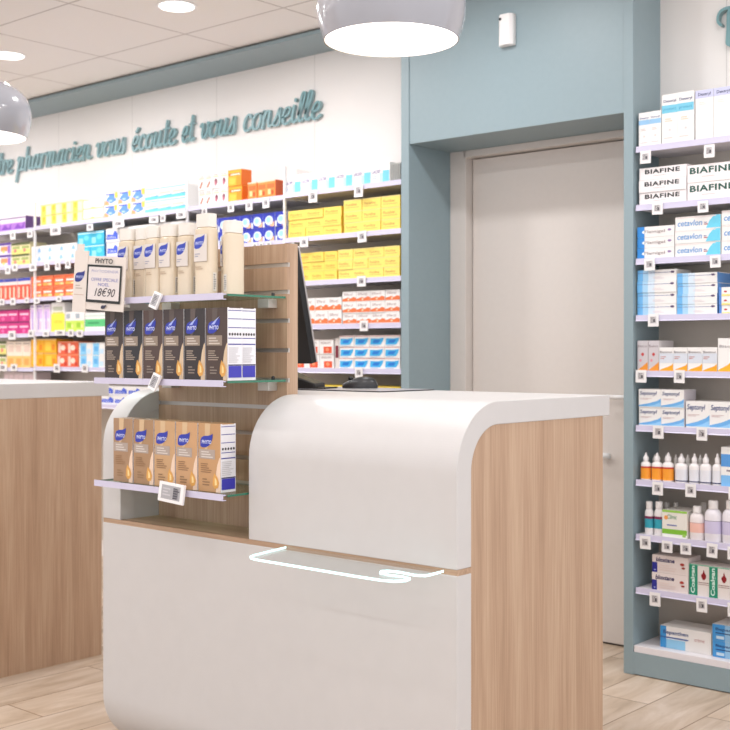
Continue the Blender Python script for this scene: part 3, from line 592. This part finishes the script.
bottle_row([(638.5,648.5),(649.5,660),(660.3,671.3)], 453, ZR[6], lambda w, h: drop_bottle(w, h, (240,236,234), (246,160,50), ((196,60,50), .44, .5)), 'dropper bottle with orange label on the seventh shelf right of the doorway', 'orange-labelled dropper bottles', YA)
bottle_row([(673,685.3),(687,697.3),(697.8,709.2),(710.2,720)], 454, ZR[6], lambda w, h: drop_bottle(w, h, (238,234,234), (226,226,232), ((40,44,90), .04, .08)), 'white dropper bottle on the seventh shelf right of the doorway', 'white dropper bottles', YA)
bottle_row([(648.5,656),(659.8,667.5),(670,677),(681,690),(694,702)], 455, ZR[6], lambda w, h: drop_bottle(w, h, (214,210,206), None, None, (214,210,206)), 'white dropper bottle in the back row, seventh shelf right of the doorway', 'dropper bottles in the back row', 4.125)
bottle_row([(642.5,651.2),(652,661.3)], 502, ZR[7], lambda w, h: round_bottle(w, h, (236,232,232), ((50,160,180), .2, .48), ((126,40,80), .48, .56), capw=.7), 'white bottle with teal label on the eighth shelf right of the doorway', 'teal-labelled bottles', YA)
bottle_row([(687.6,702)], 506.5, ZR[7], lambda w, h: round_bottle(w, h, (236,228,228), ((240,190,176), .22, .5), ((200,160,160), .5, .515)), 'white bottle with pink label on the eighth shelf', 'pink-labelled bottle', YA)
bottle_row([(702.6,719.5),(720.2,737)], 501, ZR[7], lambda w, h: round_bottle(w, h, (234,230,236), ((206,198,226), .2, .5), ((130,120,150), .5, .512)), 'large white bottle with lilac label on the eighth shelf', 'lilac-labelled bottles', YA)
bottle_row([(661,668),(670,677),(698,705)], 503, ZR[7], lambda w, h: round_bottle(w, h, (208,204,198), None, None, (206,202,196), .7), 'pale bottle standing at the back of the eighth shelf', 'bottles at the back of the eighth shelf', 4.15)

# ---------------------------------------------------------------- electronic / paper price tags on the rails
def price_tag(u, v0, v1, wpx, label, group, tilt=0.0):
    y = YF-.0022; x, z1 = on_y(u, v0, y); z0 = on_y(u, v1, y)[1]; w = x_at(u+wpx/2, y)-x_at(u-wpx/2, y)
    mb = MB().box(-w/2, w/2, -.002, .001, z0-z1, 0, WHITE)
    f = Face(mb, (-w/2, -.002, z0-z1), (1, 0, 0), w, z1-z0, (0, -1, 0))
    f.rect(.2,.25,.8,.8,(206,202,204)).lines(.26,.3,.74,.76,5,(96,92,96)).rect(.52,.34,.7,.6,(84,80,86))
    o = obj('price_tag', mb, loc=(x, y, z1), rot=(0, random.uniform(-.03,.03)+tilt, 0))
    tag(o, label, 'price tag', group)
RTAGS = {0: [(645.7,151,163.5),(709.5,144.5,157.5)], 1: [(657.7,202.5,214.5),(703,201,212.5)], 2: [(649.5,258.5,270.5),(715.3,255.5,267.5)], 3: [(653.4,314,326.5)],
  4: [(641.2,370,382.5),(679.6,370,383)], 5: [(658.4,425.5,438.5),(702,427,440.5)], 6: [(657.8,482,495),(690.7,484,497),(734,487,500)], 7: [(645.2,536,549),(667.3,541,552.5),(685.7,543,554.5),(712.3,543.5,557.5),(733,547,560)],
  8: [(655,592.5,606),(701.7,598.5,612),(733,603,617)]}
for k, l in RTAGS.items():
    for i, (u, a, b) in enumerate(l):
        price_tag(u, a, b, 10.5, 'white price tag on the %s shelf right of the doorway%s' % (ORD[k], ', '+colw(i, len(l)) if len(l) > 1 else ''), 'price tags right of the doorway')
LT = {('beside the doorway post', 0): [(313,190,202.5,8.5),(358.7,184.5,197,8.5)], ('beside the doorway post', 1): [(304,237.5,247,8),(362,231,242.3,8.5)], ('beside the doorway post', 2): [(361.5,276,286.5,8.5)],
  ('beside the doorway post', 3): [(364,320.5,331,8)], ('beside the doorway post', 4): [(359,367.5,378,7.5)],
  ('behind the bottle display', 0): [(204.5,207,216,5),(231,203.5,212,6),(249,200.5,210.5,6.5),(266,197.5,208,6.5)], ('behind the bottle display', 1): [(255,243,248.5,5),(261.5,242.5,248,4),(269,241.5,248,5),(293,243,247,3)],
  ('above the price card', 0): [(55.5,226,235,10),(90,224,230.5,6),(118.5,220,227.5,11),(154,216.5,223,9),(163,214.5,222,5),(181,211,218.5,9)],
  ('above the price card', 1): [(33,264,271,7),(47,262,270.5,5),(58,261,270,5),(68,259.5,268.5,5)], ('above the price card', 2): [(37,298,303.5,5),(59,296,302,5),(27,297.5,303,4)],
  ('left of the black boxes', 3): [(31,330,337,5),(46,331,336.5,6),(60,330,335.5,10),(71,329.5,336.5,5),(80,330,337,6)], ('left of the black boxes', 4): [(14,364,371,6),(57,364,372.5,6),(85,364,372.5,6)],
  ('in the far left bay', 0): [(13,231,239.5,5),(30,230,237.5,5)], ('in the far left bay', 1): [(8,266,274,5),(15,264,271,5)], ('in the far left bay', 2): [(2,299,305,5),(13,298,305,5)], ('in the far left bay', 3): [(12,331,339.5,7)], ('in the far left bay', 4): [(3,364,371,8)]}
for (nm, k), l in LT.items():
    for i, (u, a, b, w) in enumerate(l):
        price_tag(u, a, b, w, 'white price tag on the %s shelf %s%s' % (ORD[k], nm, ', '+colw(i, len(l)) if len(l) > 1 else ''), 'price tags on the back wall shelves')

# ================================================================ COUNTER
CX0, CX1, CYF, CYB, CZ = -3.007, -1.652, 2.236, 2.952, 1.10
RAD, TH, SEAM = .168, .057, .703
CYR = CYB-.035                                    # the body stops short of the worktop's rear edge
NX0, NX1, NY = -2.921, -2.357, 2.385            # display niche
def arc(cy, cz, r, a0, a1, n=40): return [(cy+r*math.cos(a0+(a1-a0)*i/n), cz+r*math.sin(a0+(a1-a0)*i/n)) for i in range(n+1)]
def c_up(y1, th=TH):       # upper hook: front wall rising from the seam and bending back into the top
    z0 = SEAM+.006
    out = [(CYF, z0)]+arc(CYF+RAD, CZ-RAD, RAD, PI, PI/2)+[(y1, CZ)]
    inn = [(y1, CZ-th)]+arc(CYF+RAD, CZ-RAD, RAD-th, PI/2, PI)+[(CYF+th, z0)]
    return out+inn
def c_lo(y1, th=TH):
    z1 = SEAM-.008
    out = [(CYF, z1)]+arc(CYF+RAD, RAD, RAD, PI, 1.5*PI)+[(y1, 0)]
    return out[:-1]+[(CYF+th+.03, .045), (CYF+th, .11), (CYF+th, z1)]
def fill_up(y1, th=TH): return [(CYF+th, SEAM+.006)]+arc(CYF+RAD, CZ-RAD, RAD-th, PI, PI/2)+[(y1, CZ-th), (y1, SEAM+.006)]
def fill_all(y1, th=TH): return [(CYF+RAD, 0), (CYF+th+.03, .045), (CYF+th, .11)]+arc(CYF+RAD, CZ-RAD, RAD-th, PI, PI/2)+[(y1, CZ-th), (y1, 0)]
def make_counter(dx, label):
    t = thing('service_counter', label, 'counter', (dx, 0, 0), 0, 'service counters')
    obj('lower_shell', MB().prism(c_lo(CYR), CX0, CX1, SHELL), parent=t, fix=True, bevel=.002)
    obj('upper_shell', MB().prism(c_up(CYB), NX1, CX1, SHELL), parent=t, fix=True, bevel=.002)
    obj('side_arch', MB().prism(c_up(CYB), CX0, NX0, SHELL), parent=t, fix=True, bevel=.002)
    obj('worktop', MB().box(NX0, NX1, NY+.044, CYB, CZ-TH, CZ, SHELL), parent=t)
    obj('niche_shelf', MB().prism([(CX0, CYF+.003), (CX1, CYF+.003), (CX1, CYF+TH), (CX1-.0205, CYF+TH), (CX1-.0205, CYR-.02), (CX0+.0205, CYR-.02), (CX0+.0205, CYF+TH), (CX0, CYF+TH)], SEAM-.008, SEAM+.006, WOODX, 'z'), parent=t)
    e = .002
    mb = MB(); mb.prism(fill_all(CYR), CX1-.02, CX1-e, WOOD); obj('end_panel', mb, parent=t, fix=True)
    mb = MB(); mb.prism(fill_all(CYR), CX0+e, CX0+.02, WOOD); obj('end_panel', mb, parent=t, fix=True)
    for xa, xb in ((NX1+e, NX1+.02), (NX0-.02, NX0-e)): obj('niche_side', MB().prism(fill_up(CYR), xa, xb, SHELL), parent=t, fix=True)
    obj('back_panel', MB().box(CX0+.021, CX1-.021, CYR-.018, CYR-.002, .06, SEAM-.01, WOOD), parent=t)
    # slatted back panel: boards with metal-lined grooves between
    gz = [.838, .912, .985, 1.062, 1.14, 1.225, 1.309, 1.39, 1.467]
    edges = [SEAM+.006]
    for g in gz: edges += [g-.006, g+.006]
    edges.append(1.527)
    mb = MB()
    for i in range(0, len(edges), 2): mb.box(NX0, NX1, NY, NY+.012, edges[i], edges[i+1], WOOD)
    mb.box(NX0, NX1, NY+.012, NY+.043, SEAM+.006, 1.527, WOOD)
    obj('slat_panel', mb, parent=t)
    g = MB()
    for z in gz: g.box(NX0+.001, NX1-.001, NY+.006, NY+.012, z-.006, z+.006, METAL)
    obj('groove_rail', g, parent=t)
    return t
make_counter(0, 'white rounded service counter with wood end panel and glass display shelves, in front')
make_counter(-2.278, 'wood and white service counter at the left edge, behind the front counter')

# ---------------------------------------------------------------- glass shelves of the display
GY0 = 2.163
def glass_shelf(z, label):
    x0, x1 = -2.932, NX1-.006
    t = thing('glass_shelf', label, 'glass shelf', ((x0+x1)/2, NY, z), 0, 'glass display shelves'); w = (x1-x0)/2; d = NY-GY0
    mb = MB(); mb.box(-w, w, -d, -.0008, -.006, 0, GLASS)
    gp = obj('glass_pane', mb, parent=t)
    obj('edge', MB().box(w, w+.0012, -d, -.001, -.006, 0, GEDGE), parent=gp); obj('edge', MB().box(-w-.0012, -w, -d, -.001, -.006, 0, GEDGE), parent=gp)
    r = MB().prism([(-d-.014, -.018), (-d-.004, -.02), (-d-.002, -.0065), (-d+.02, -.0065), (-d+.02, -.009), (-d+.004, -.011), (-d+.0, -.024), (-d-.016, -.022)][::1], -w-.004, w-.006, RAIL)
    r = MB(); r.box(-w-.004, w-.004, -d-.0125, -d-.0105, -.016, .002, RAIL); r.box(-w-.004, w-.004, -d-.0105, -d-.0003, -.016, -.014, RAIL); r.box(-w-.004, w-.004, -d-.0105, -d-.0003, -.003, 0.0, RAIL)
    obj('price_rail', r, parent=t)
    for x in (-w+.09, w-.055):
        b = MB().box(x-.022, x+.022, -.035, -.0005, -.032, -.0065, METAL); obj('bracket', b, parent=t, bevel=.001)
    obj('clip', MB().lathe([(.005, 0), (.005, .008), (.003, .01)], BLACK, 10, cx=w-.02, cy=-.03), parent=t)
    return t
G1, G2, G3 = 1.377, 1.142, .836
glass_shelf(G1, 'top glass shelf carrying the beige bottles'); glass_shelf(G2, 'middle glass shelf carrying the dark boxes'); glass_shelf(G3, 'lowest glass shelf carrying the golden boxes')

def phyto_front(dark):
    base = (52,42,40) if dark else (190,152,108); wave = (214,190,160) if dark else (236,208,184); band = (150,134,120) if dark else (176,160,150)
    def d(f):
        # hair-like vertical sweep, paler edge wave and oil drop
        f.poly([(.3,1),(.55,1),(.5,.7),(.3,.55)], (92,80,76) if dark else (212,182,144))
        f.poly([(1,0),(1,.52),(.95,.5),(.86,.4),(.8,.26),(.82,.12),(.8,0)], wave)
        f.rect(.04,.48,.76,.62,band).lines(.14,.49,.66,.6,3,(206,196,186) if dark else (214,206,200))
        f.leaf(.1,.645,.66,.85,(44,58,170)).text('PHYTO',.17,.7,.6,.755,(220,226,250),.02)
        if dark: f.poly([(.25,.77),(.45,.83),(.66,.885),(.5,.82),(.4,.77)],(170,184,240))
        f.lines(.12,.27,.62,.42,5,(170,154,140) if dark else (150,112,76)).lines(.2,.08,.55,.2,3,(140,126,116) if dark else (150,116,80))
        f.poly([(.74,.28),(.88,.22),(.95,.14),(.9,.07),(.76,.05),(.66,.1),(.68,.2)],(222,164,84)).poly([(.76,.22),(.84,.18),(.86,.11),(.76,.1)],(248,216,150))
    return d, base
def phyto_side(f):
    V = (62,62,150)
    f.rect(.04,.955,.96,.965,V).rect(.04,.84,.96,.85,V).rect(.04,.72,.96,.73,V).rect(.04,.575,.96,.585,V).rect(.04,.49,.96,.505,V)
    for i in range(5): f.disc(.14+i*.18,.635,.065,(64,58,60),8,.3); f.k -= 1
    f.k += 1
    f.lines(.08,.24,.92,.46,8,(206,204,206)).rect(.04,.205,.96,.22,(50,46,90)).rect(.06,.04,.94,.2,(64,62,178))
ddk, bdk = phyto_front(True); dgd, bgd = phyto_front(False)
DK = [(64,54,52),(42,42,48),(80,62,58),(68,56,56),(50,44,46),(76,60,54)]
P = .0905; bw = .0865
for i in range(6):
    me = carton(bw, .054, .198, DK[i], ddk, (238,236,240), phyto_side)
    o = obj('hair_dye_box', me, loc=(-2.912+P*(i+.5), 2.171, G2+.0006)); tag(o, 'dark brown hair colour box with blue leaf on the middle glass shelf, '+colw(i, 6), 'hair product box', 'dark hair product boxes')
for i in (3, 4, 5):
    o = obj('hair_dye_box', carton(bw, .054, .198, DK[i], ddk, (238,236,240), phyto_side), loc=(-2.919+P*(i+.5), 2.229, G2+.0006))
    tag(o, 'hair colour box in second row of middle glass shelf, behind the %s dark box' % {3: 'fourth', 4: 'fifth', 5: 'rightmost'}[i], 'hair product box', 'hair product boxes in the second row')
GD = [(168,134,104),(170,134,100),(200,160,118),(202,158,116),(196,152,108)]
P = .0952; bw = .0905
for i in range(5):
    me = carton(bw, .056, .187, GD[i], dgd, (236,234,238), phyto_side)
    o = obj('hair_dye_box', me, loc=(-2.880+P*(i+.5), 2.178, G3+.0006)); tag(o, 'golden hair colour box with blue leaf on the lowest glass shelf, '+colw(i, 5), 'hair product box', 'golden hair product boxes')
# tall beige bottles
BEI = paint('beige_translucent_plastic', (226,210,186), .25, .01, 8, .3)
BEIC = paint('pale_cap_plastic', (236,230,222), .35)
def ell_prism(mb, hw, hd, z0, z1, m, p=3.2, seg=28, taper=1.0):
    vs = []; 
    for z, s in ((z0, 1), (z1, taper)):
        for k in range(seg):
            a = 2*PI*k/seg; c, s_ = math.cos(a), math.sin(a)
            vs.append((hw*s*math.copysign(abs(c)**(2/p), c), hd*s*math.copysign(abs(s_)**(2/p), s_), z))
    fs = [(k, (k+1) % seg, seg+(k+1) % seg, seg+k) for k in range(seg)]
    mb.mesh(vs, fs, m, True); mb.mesh(vs[seg:], [list(range(seg))], m); mb.mesh(vs[:seg], [list(range(seg))[::-1]], m)
def tall_bottle(sc, loc, rz, label, group):
    t = thing('shampoo_bottle', label, 'bottle', loc, rz, group); w, d, h = .0315*sc, .02*sc, .172*sc
    b = MB(); ell_prism(b, w, d, 0, h, BEI); ell_prism(b, w*.97, d*.95, h, h+.005*sc, BEI, taper=.8)
    f = Face(b, (-w, -d-.0006, 0), (1, 0, 0), 2*w, h, (0, -1, 0))
    f.rect(.1,.5,.9,.92,(222,214,208)).leaf(.12,.7,.76,.91,(48,70,180)).text('PHYTO',.2,.76,.66,.81,(210,218,250),.02).rect(.1,.5,.9,.508,(150,128,112)).lines(.16,.57,.5,.64,2,(170,166,180)).lines(.2,.38,.78,.44,2,(190,166,140))
    f2 = Face(b, (w+.0002, -d*.5, 0), (0, 1, 0), d, h, (1, 0, 0)); f2.rect(.2,.06,.8,.34,(226,220,212)).lines(.3,.08,.7,.32,7,(110,104,100))
    obj('body', b, parent=t)
    c = MB(); ell_prism(c, w*.9, d*.92, h+.005*sc, h+.04*sc, BEIC); obj('cap', c, parent=t)
    return t
yb = 2.205
for i, x in enumerate((-2.833, -2.772, -2.707, -2.642, -2.578)):
    tall_bottle(.98, (x-.01, yb+(.012 if i in (1, 4) else 0), G1+.0006), 0, 'tall beige shampoo bottle with blue leaf on the top glass shelf, %s from left' % ORD[i], 'beige shampoo bottles, front row')
tall_bottle(1.06, (-2.486, 2.198, G1+.0006), 0, 'largest beige shampoo bottle with blue leaf, front right of the top glass shelf', 'beige shampoo bottles, front row')
for i, (x, w_) in enumerate(((-2.80, 'far left'), (-2.70, 'middle left'), (-2.60, 'middle right'), (-2.50, 'right'))):
    tall_bottle(1.0, (x, 2.305, G1+.0006), 0, 'beige shampoo bottle in the back row of the top glass shelf, %s' % w_, 'beige shampoo bottles, back row')
tall_bottle(.97, (-2.427, 2.245, G1+.0006), -PI/2, 'beige shampoo bottle with barcode strip, rightmost on the top glass shelf', 'beige shampoo bottles, back row')

# tilted electronic tags on the glass shelves
def etag(x, z, w, h, tilt, roll, label):
    mb = MB().box(-w/2, w/2, -.004, .004, -h/2, h/2, WHITE)
    f = Face(mb, (-w/2, -.004, -h/2), (1, 0, 0), w, h, (0, -1, 0))
    f.rect(.12,.16,.88,.86,(170,168,172))
    if w > h: f.lines(.18,.3,.5,.76,3,(196,192,196)).rect(.6,.22,.8,.76,(120,118,124)).lines(.6,.2,.86,.8,5,(70,68,76))
    else: f.lines(.26,.24,.74,.78,6,(92,88,92))
    o = obj('price_display', mb, loc=(x, GY0-.027, z), rot=(tilt, roll, 0), bevel=.001)
    tag(o, label, 'price display', 'small price displays on the glass shelves')
    return o
x, z = on_y(155.5, 300.5, 2.135); etag(x, z, .032, .048, -.25, .3, 'small white price display clipped to the top glass shelf')
x, z = on_y(154.5, 382, 2.135); etag(x, z, .032, .048, -.25, .3, 'small white price display clipped to the middle glass shelf')
x, z = on_y(171.5, 493, 2.135); etag(x, z, .105, .055, -.1, .06, 'wide white price display clipped to the lowest glass shelf')

# price card at the left end of the top glass shelf
ct = thing('price_card', 'tilted beige price card with black frame left of the tall beige bottles', 'price card', (-2.874, 2.118, 1.343), 0)
mb = MB(); CW, CH = .208, .158; CARD = mat((226,216,208), .45)
mb.box(-CW/2, CW/2, -.001, .0015, 0, CH, CARD); mb.box(-CW/2, -CW/2+.055, -.003, .0015, -.01, CH+.014, CARD); mb.box(-CW/2+.008, -CW/2+.034, -.003, .0015, CH+.014, CH+.034, CARD)
f = Face(mb, (-CW/2, -.003, 0), (1, 0, 0), CW, CH, (0, -1, 0))
f.leaf(.03,.5,.22,.72,(40,50,130)).text('PHYTO',.05,.57,.2,.62,(190,200,240),.02).lines(.05,.36,.2,.46,2,(190,176,166)).rect(.03,.26,.22,.268,(190,150,130))
f.rect(.27,.14,.94,.84,(30,34,32)).rect(.3,.19,.91,.8,(224,216,214)).text('PHYTO',.42,.87,.76,.96,(54,48,50),.015)
f.text('PHYTODENSIA',.36,.7,.88,.75,(150,150,190)).text('OFFRE SPECIALE',.36,.54,.88,.6,(140,140,190),.01).text('NOEL',.5,.45,.72,.51,(140,140,190),.01)
f.text('18€90',.44,.26,.84,.42,(54,46,56),0,.3).leaf(.58,.03,.68,.11,(44,44,70))
obj('card', mb, parent=ct)
obj('clip', MB().box(.06, .09, .001, .04, .02, .032, WHITE).box(.06, .09, .034, .04, .014, .032, WHITE), parent=ct)
ct.rotation_euler = (0, math.radians(4.5), math.radians(8))

# ---------------------------------------------------------------- lit glass ledge on the counter front
lz = .703
t = thing('glass_ledge', 'clear glass ledge glowing along its edge on the front counter', 'glass ledge', (-1.95, CYF, lz))
out = [(-2.212, CYF-.0008), (-2.186, 2.09), (-2.178, 2.07), (-2.16, 2.057), (-2.13, 2.052), (-1.80, 2.05), (-1.73, 2.052), (-1.70, 2.062), (-1.684, 2.085), (-1.69, 2.11), (-1.72, 2.117), (-1.755, 2.112), (-1.79, 2.118), (-1.80, 2.135), (-1.79, 2.15), (-1.76, 2.156), (-1.71, 2.15), (-1.688, 2.16), (-1.686, 2.18), (-1.69, CYF-.0008)]
loc_out = [(x+1.95, y-CYF) for x, y in out]
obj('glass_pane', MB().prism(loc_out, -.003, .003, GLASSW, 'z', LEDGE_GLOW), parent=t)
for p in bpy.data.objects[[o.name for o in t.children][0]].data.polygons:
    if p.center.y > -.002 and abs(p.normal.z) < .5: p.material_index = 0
0 and obj('light_strip', MB().box(-.25, .245, -.004, -.0006, -.0065, -.0045, mat((214,244,248), .4, emit=2, name='led_strip')), parent=t)

# ---------------------------------------------------------------- monitor, mouse, mat, stand
t = thing('monitor', 'black monitor seen from behind on the counter beside the slatted panel', 'monitor', (-2.842, 2.745, CZ))
mb = MB().box(-.25, .25, -.012, .012, 0, .37, BLACK); mb.box(-.25, .252, .012, .017, 0, .372, mat((196,192,192), .35)); mb.box(-.16, .16, -.03, -.012, .08, .28, BLACK)
M = Matrix.Translation((0, 0, .085)) @ Matrix.Rotation(math.radians(13), 4, 'X')
obj('screen', mb.xf(M), parent=t, bevel=.003)
mb = MB().tube([(0, .02, .012), (0, .015, .1), (0, -.02, .22)], .02, BLACK); obj('stand', mb, parent=t)
obj('base', MB().lathe([(.1, 0), (.1, .006), (.05, .014), (.02, .016)], BLACK, 28, sy=.75), parent=t)
t = thing('card_terminal', 'black card terminal on the counter below the monitor', 'card terminal', (-2.65, 2.74, CZ+.0005), .35)
obj('body', MB().prism([(-.07, .0), (.07, 0), (.07, .055), (.05, .066), (-.01, .04), (-.07, .02)], -.045, .045, BLACK, 'x').xf(Matrix.Rotation(PI/2, 4, 'Z')), parent=t, fix=True, bevel=.006, seg=3)
obj('paper_slot', MB().box(-.055, -.02, -.03, .03, .0585, .0605, mat((180,180,182), .4)).xf(Matrix.Rotation(-.15, 4, 'Y')), parent=t)
obj('base', MB().box(-.06, .11, -.05, .05, 0, .008, BLACK), parent=t)
o = obj('desk_mat', MB().box(-.21, .21, -.13, .13, 0, .003, mat((40,40,44), .5)).box(-.209, .209, -.129, .129, .003, .0034, mat((170,168,172), .3)), loc=(-2.475, 2.815, CZ+.0004), rot=(0, 0, 0), bevel=.0006)
tag(o, 'thin dark desk mat lying on the front counter top under the mouse', 'desk mat')
t = thing('computer_mouse', 'black computer mouse on the front counter top', 'mouse', (-2.505, 2.868, CZ+.0045), math.radians(220))
prof = []
L, Wd, Hh = .114, .06, .037; nx, ny = 16, 12; vs = []; fs = []
for i in range(nx+1):
    s = i/nx; x = -L/2+L*s; ww = Wd/2*math.sin(PI*min(1, max(.0, .04+.92*s)))**.38; hh = Hh*(math.sin(PI*(.05+.9*s**.72)))**.62
    for j in range(ny+1):
        a = PI*j/ny; vs.append((x, ww*math.cos(a), hh*math.sin(a)**.75))
for i in range(nx):
    for j in range(ny): a = i*(ny+1)+j; fs.append((a, a+1, a+ny+2, a+ny+1))
fs.append(list(range(ny+1))[::-1]); fs.append([nx*(ny+1)+j for j in range(ny+1)])
ms = obj('shell', MB().mesh(vs, fs, mat((38,38,42), .3), True), parent=t, fix=True)
obj('scroll_wheel', MB().tube([(.03, -.004, .03), (.03, .004, .03)], .008, BLACK, 14), parent=ms)
# ---------------------------------------------------------------- detector on the lintel
x, z = on_y(505.5, 45.5, YF-.02)
t = thing('motion_detector', 'small white motion detector on the teal wall above the door', 'detector', (x, YF+.004, z))
pr = [(-.036, 0), (-.036, -.02), (-.02, -.036), (.022, -.036), (.036, -.022), (.036, 0)]
obj('housing', MB().prism([(a, b) for a, b in pr], 0, .128, WHITE, 'z'), parent=t, fix=True, bevel=.004, seg=3)
obj('sensor_eye', MB().tube([(-.018, -.034, .108), (-.018, -.0385, .108)], .0055, BLACK, 12), parent=t)

# ================================================================ LAMPS
def pendant(x, y, z, label):
    t = thing('pendant_lamp', label, 'pendant lamp', (x, y, z), 0, 'grey pendant lamps')
    prof = [(.195, 0), (.203, .025), (.212, .06), (.215, .095), (.211, .13), (.197, .165), (.17, .195), (.13, .218), (.08, .232), (.03, .238), (.0001, .24)]
    sh = MB(); sh.lathe(prof, LAMPG, 56); sh.f = sh.f; 
    sh2 = MB()
    vs = sh.v
    # open shell with a small lip
    s = MB(); seg = 56
    def ring(pr, m, flip=False):
        v2 = []; f2 = []
        for r, zz in pr:
            for k in range(seg): a = 2*PI*k/seg; v2.append((r*math.cos(a), r*math.sin(a), zz))
        for i in range(len(pr)-1):
            for k in range(seg):
                q = (i*seg+k, i*seg+(k+1) % seg, (i+1)*seg+(k+1) % seg, (i+1)*seg+k); f2.append(q[::-1] if flip else q)
        s.mesh(v2, f2, m, True)
    ring(prof, LAMPG); ring([(.191, .0)]+[(r-.004, zz-.003) for r, zz in prof[1:]], mat((240,236,234), .5), True); ring([(.191, 0), (.195, 0)], LAMPG)
    obj('lamp_shade', s, parent=t)
    obj('diffuser', MB().lathe([(.19, .006), (.19, .012)], LAMPW, 56), parent=t)
    obj('cord', MB().tube([(0, 0, .236), (0, 0, ZC-z-.03)], .003, BLACK), parent=t)
    obj('ceiling_rose', MB().lathe([(.045, ZC-z-.03), (.05, ZC-z-.0005)], WHITE, 24), parent=t)
    return t
pendant(-2.17, 2.62, 2.114, 'glossy grey dome pendant lamp hanging over the front counter')
pendant(-4.47, 2.69, 2.12, 'glossy grey dome pendant lamp at the left edge over the back counter')
def downlight(i, x, y, lab):
    t = thing('ceiling_light', lab, 'ceiling light', (x, y, ZC), 0, 'round ceiling lights')
    obj('trim_ring', MB().lathe([(.088, -.004), (.088, -.0005)], WHITE, 32), parent=t)
    obj('diffuser', MB().lathe([(.076, -.007), (.076, -.0042)], LAMPW, 32), parent=t)
    l = bpy.data.lights.new('lamp_light', 'AREA'); l.shape = 'DISK'; l.size = .15; l.energy = DL*(1.75 if b == 0 and x < -3.4 else 1); l.color = (.98, .985, 1)
    o = bpy.data.objects.new('lamp_light', l); C.objects.link(o); o.location = (x, y, ZC-.009)
DL = 5.3
i = 0
for a in range(-3, 5):
    for b in range(0, 4):
        x = -4.03+1.32*a; y = 3.39-1.32*b
        if x < -9: continue
        if (a, b) == (0, 0): lab = 'round ceiling light nearer the grey pendant, at the top edge'
        elif (a, b) == (-1, 0): lab = 'round ceiling light at the left edge'
        else: lab = 'unseen round ceiling light added outside the picture'  # unseen lights added on the same grid to brighten the room
        downlight(i, x, y, lab); i += 1

# ---------------------------------------------------------------- soft ambient fill added through the unbuilt sides of the room
w = bpy.data.worlds.new('World'); bpy.context.scene.world = w; w.use_nodes = True
w.node_tree.nodes['Background'].inputs[0].default_value = (.93, .95, 1, 1); w.node_tree.nodes['Background'].inputs[1].default_value = .93

cam = bpy.data.cameras.new('camera'); co = bpy.data.objects.new('camera', cam); C.objects.link(co)
co.location = (0, 0, EYE); co.rotation_euler = (PI/2, 0, YAW); cam.sensor_width = 36; cam.lens = 36*FPX/730; cam.shift_y = -(365-HZ)/730
cam.dof.use_dof = True; cam.dof.focus_distance = 3.15; cam.dof.aperture_fstop = 6.3; cam.clip_start = .05
sc = bpy.context.scene; sc.camera = co
sc.view_settings.view_transform = 'Standard'; sc.view_settings.look = 'None'; sc.view_settings.gamma = 1; sc.view_settings.exposure = 0.46
for o in bpy.data.objects:
    if len(str(o.get('label', '')).split()) > 16: print('LONG', o['label'])
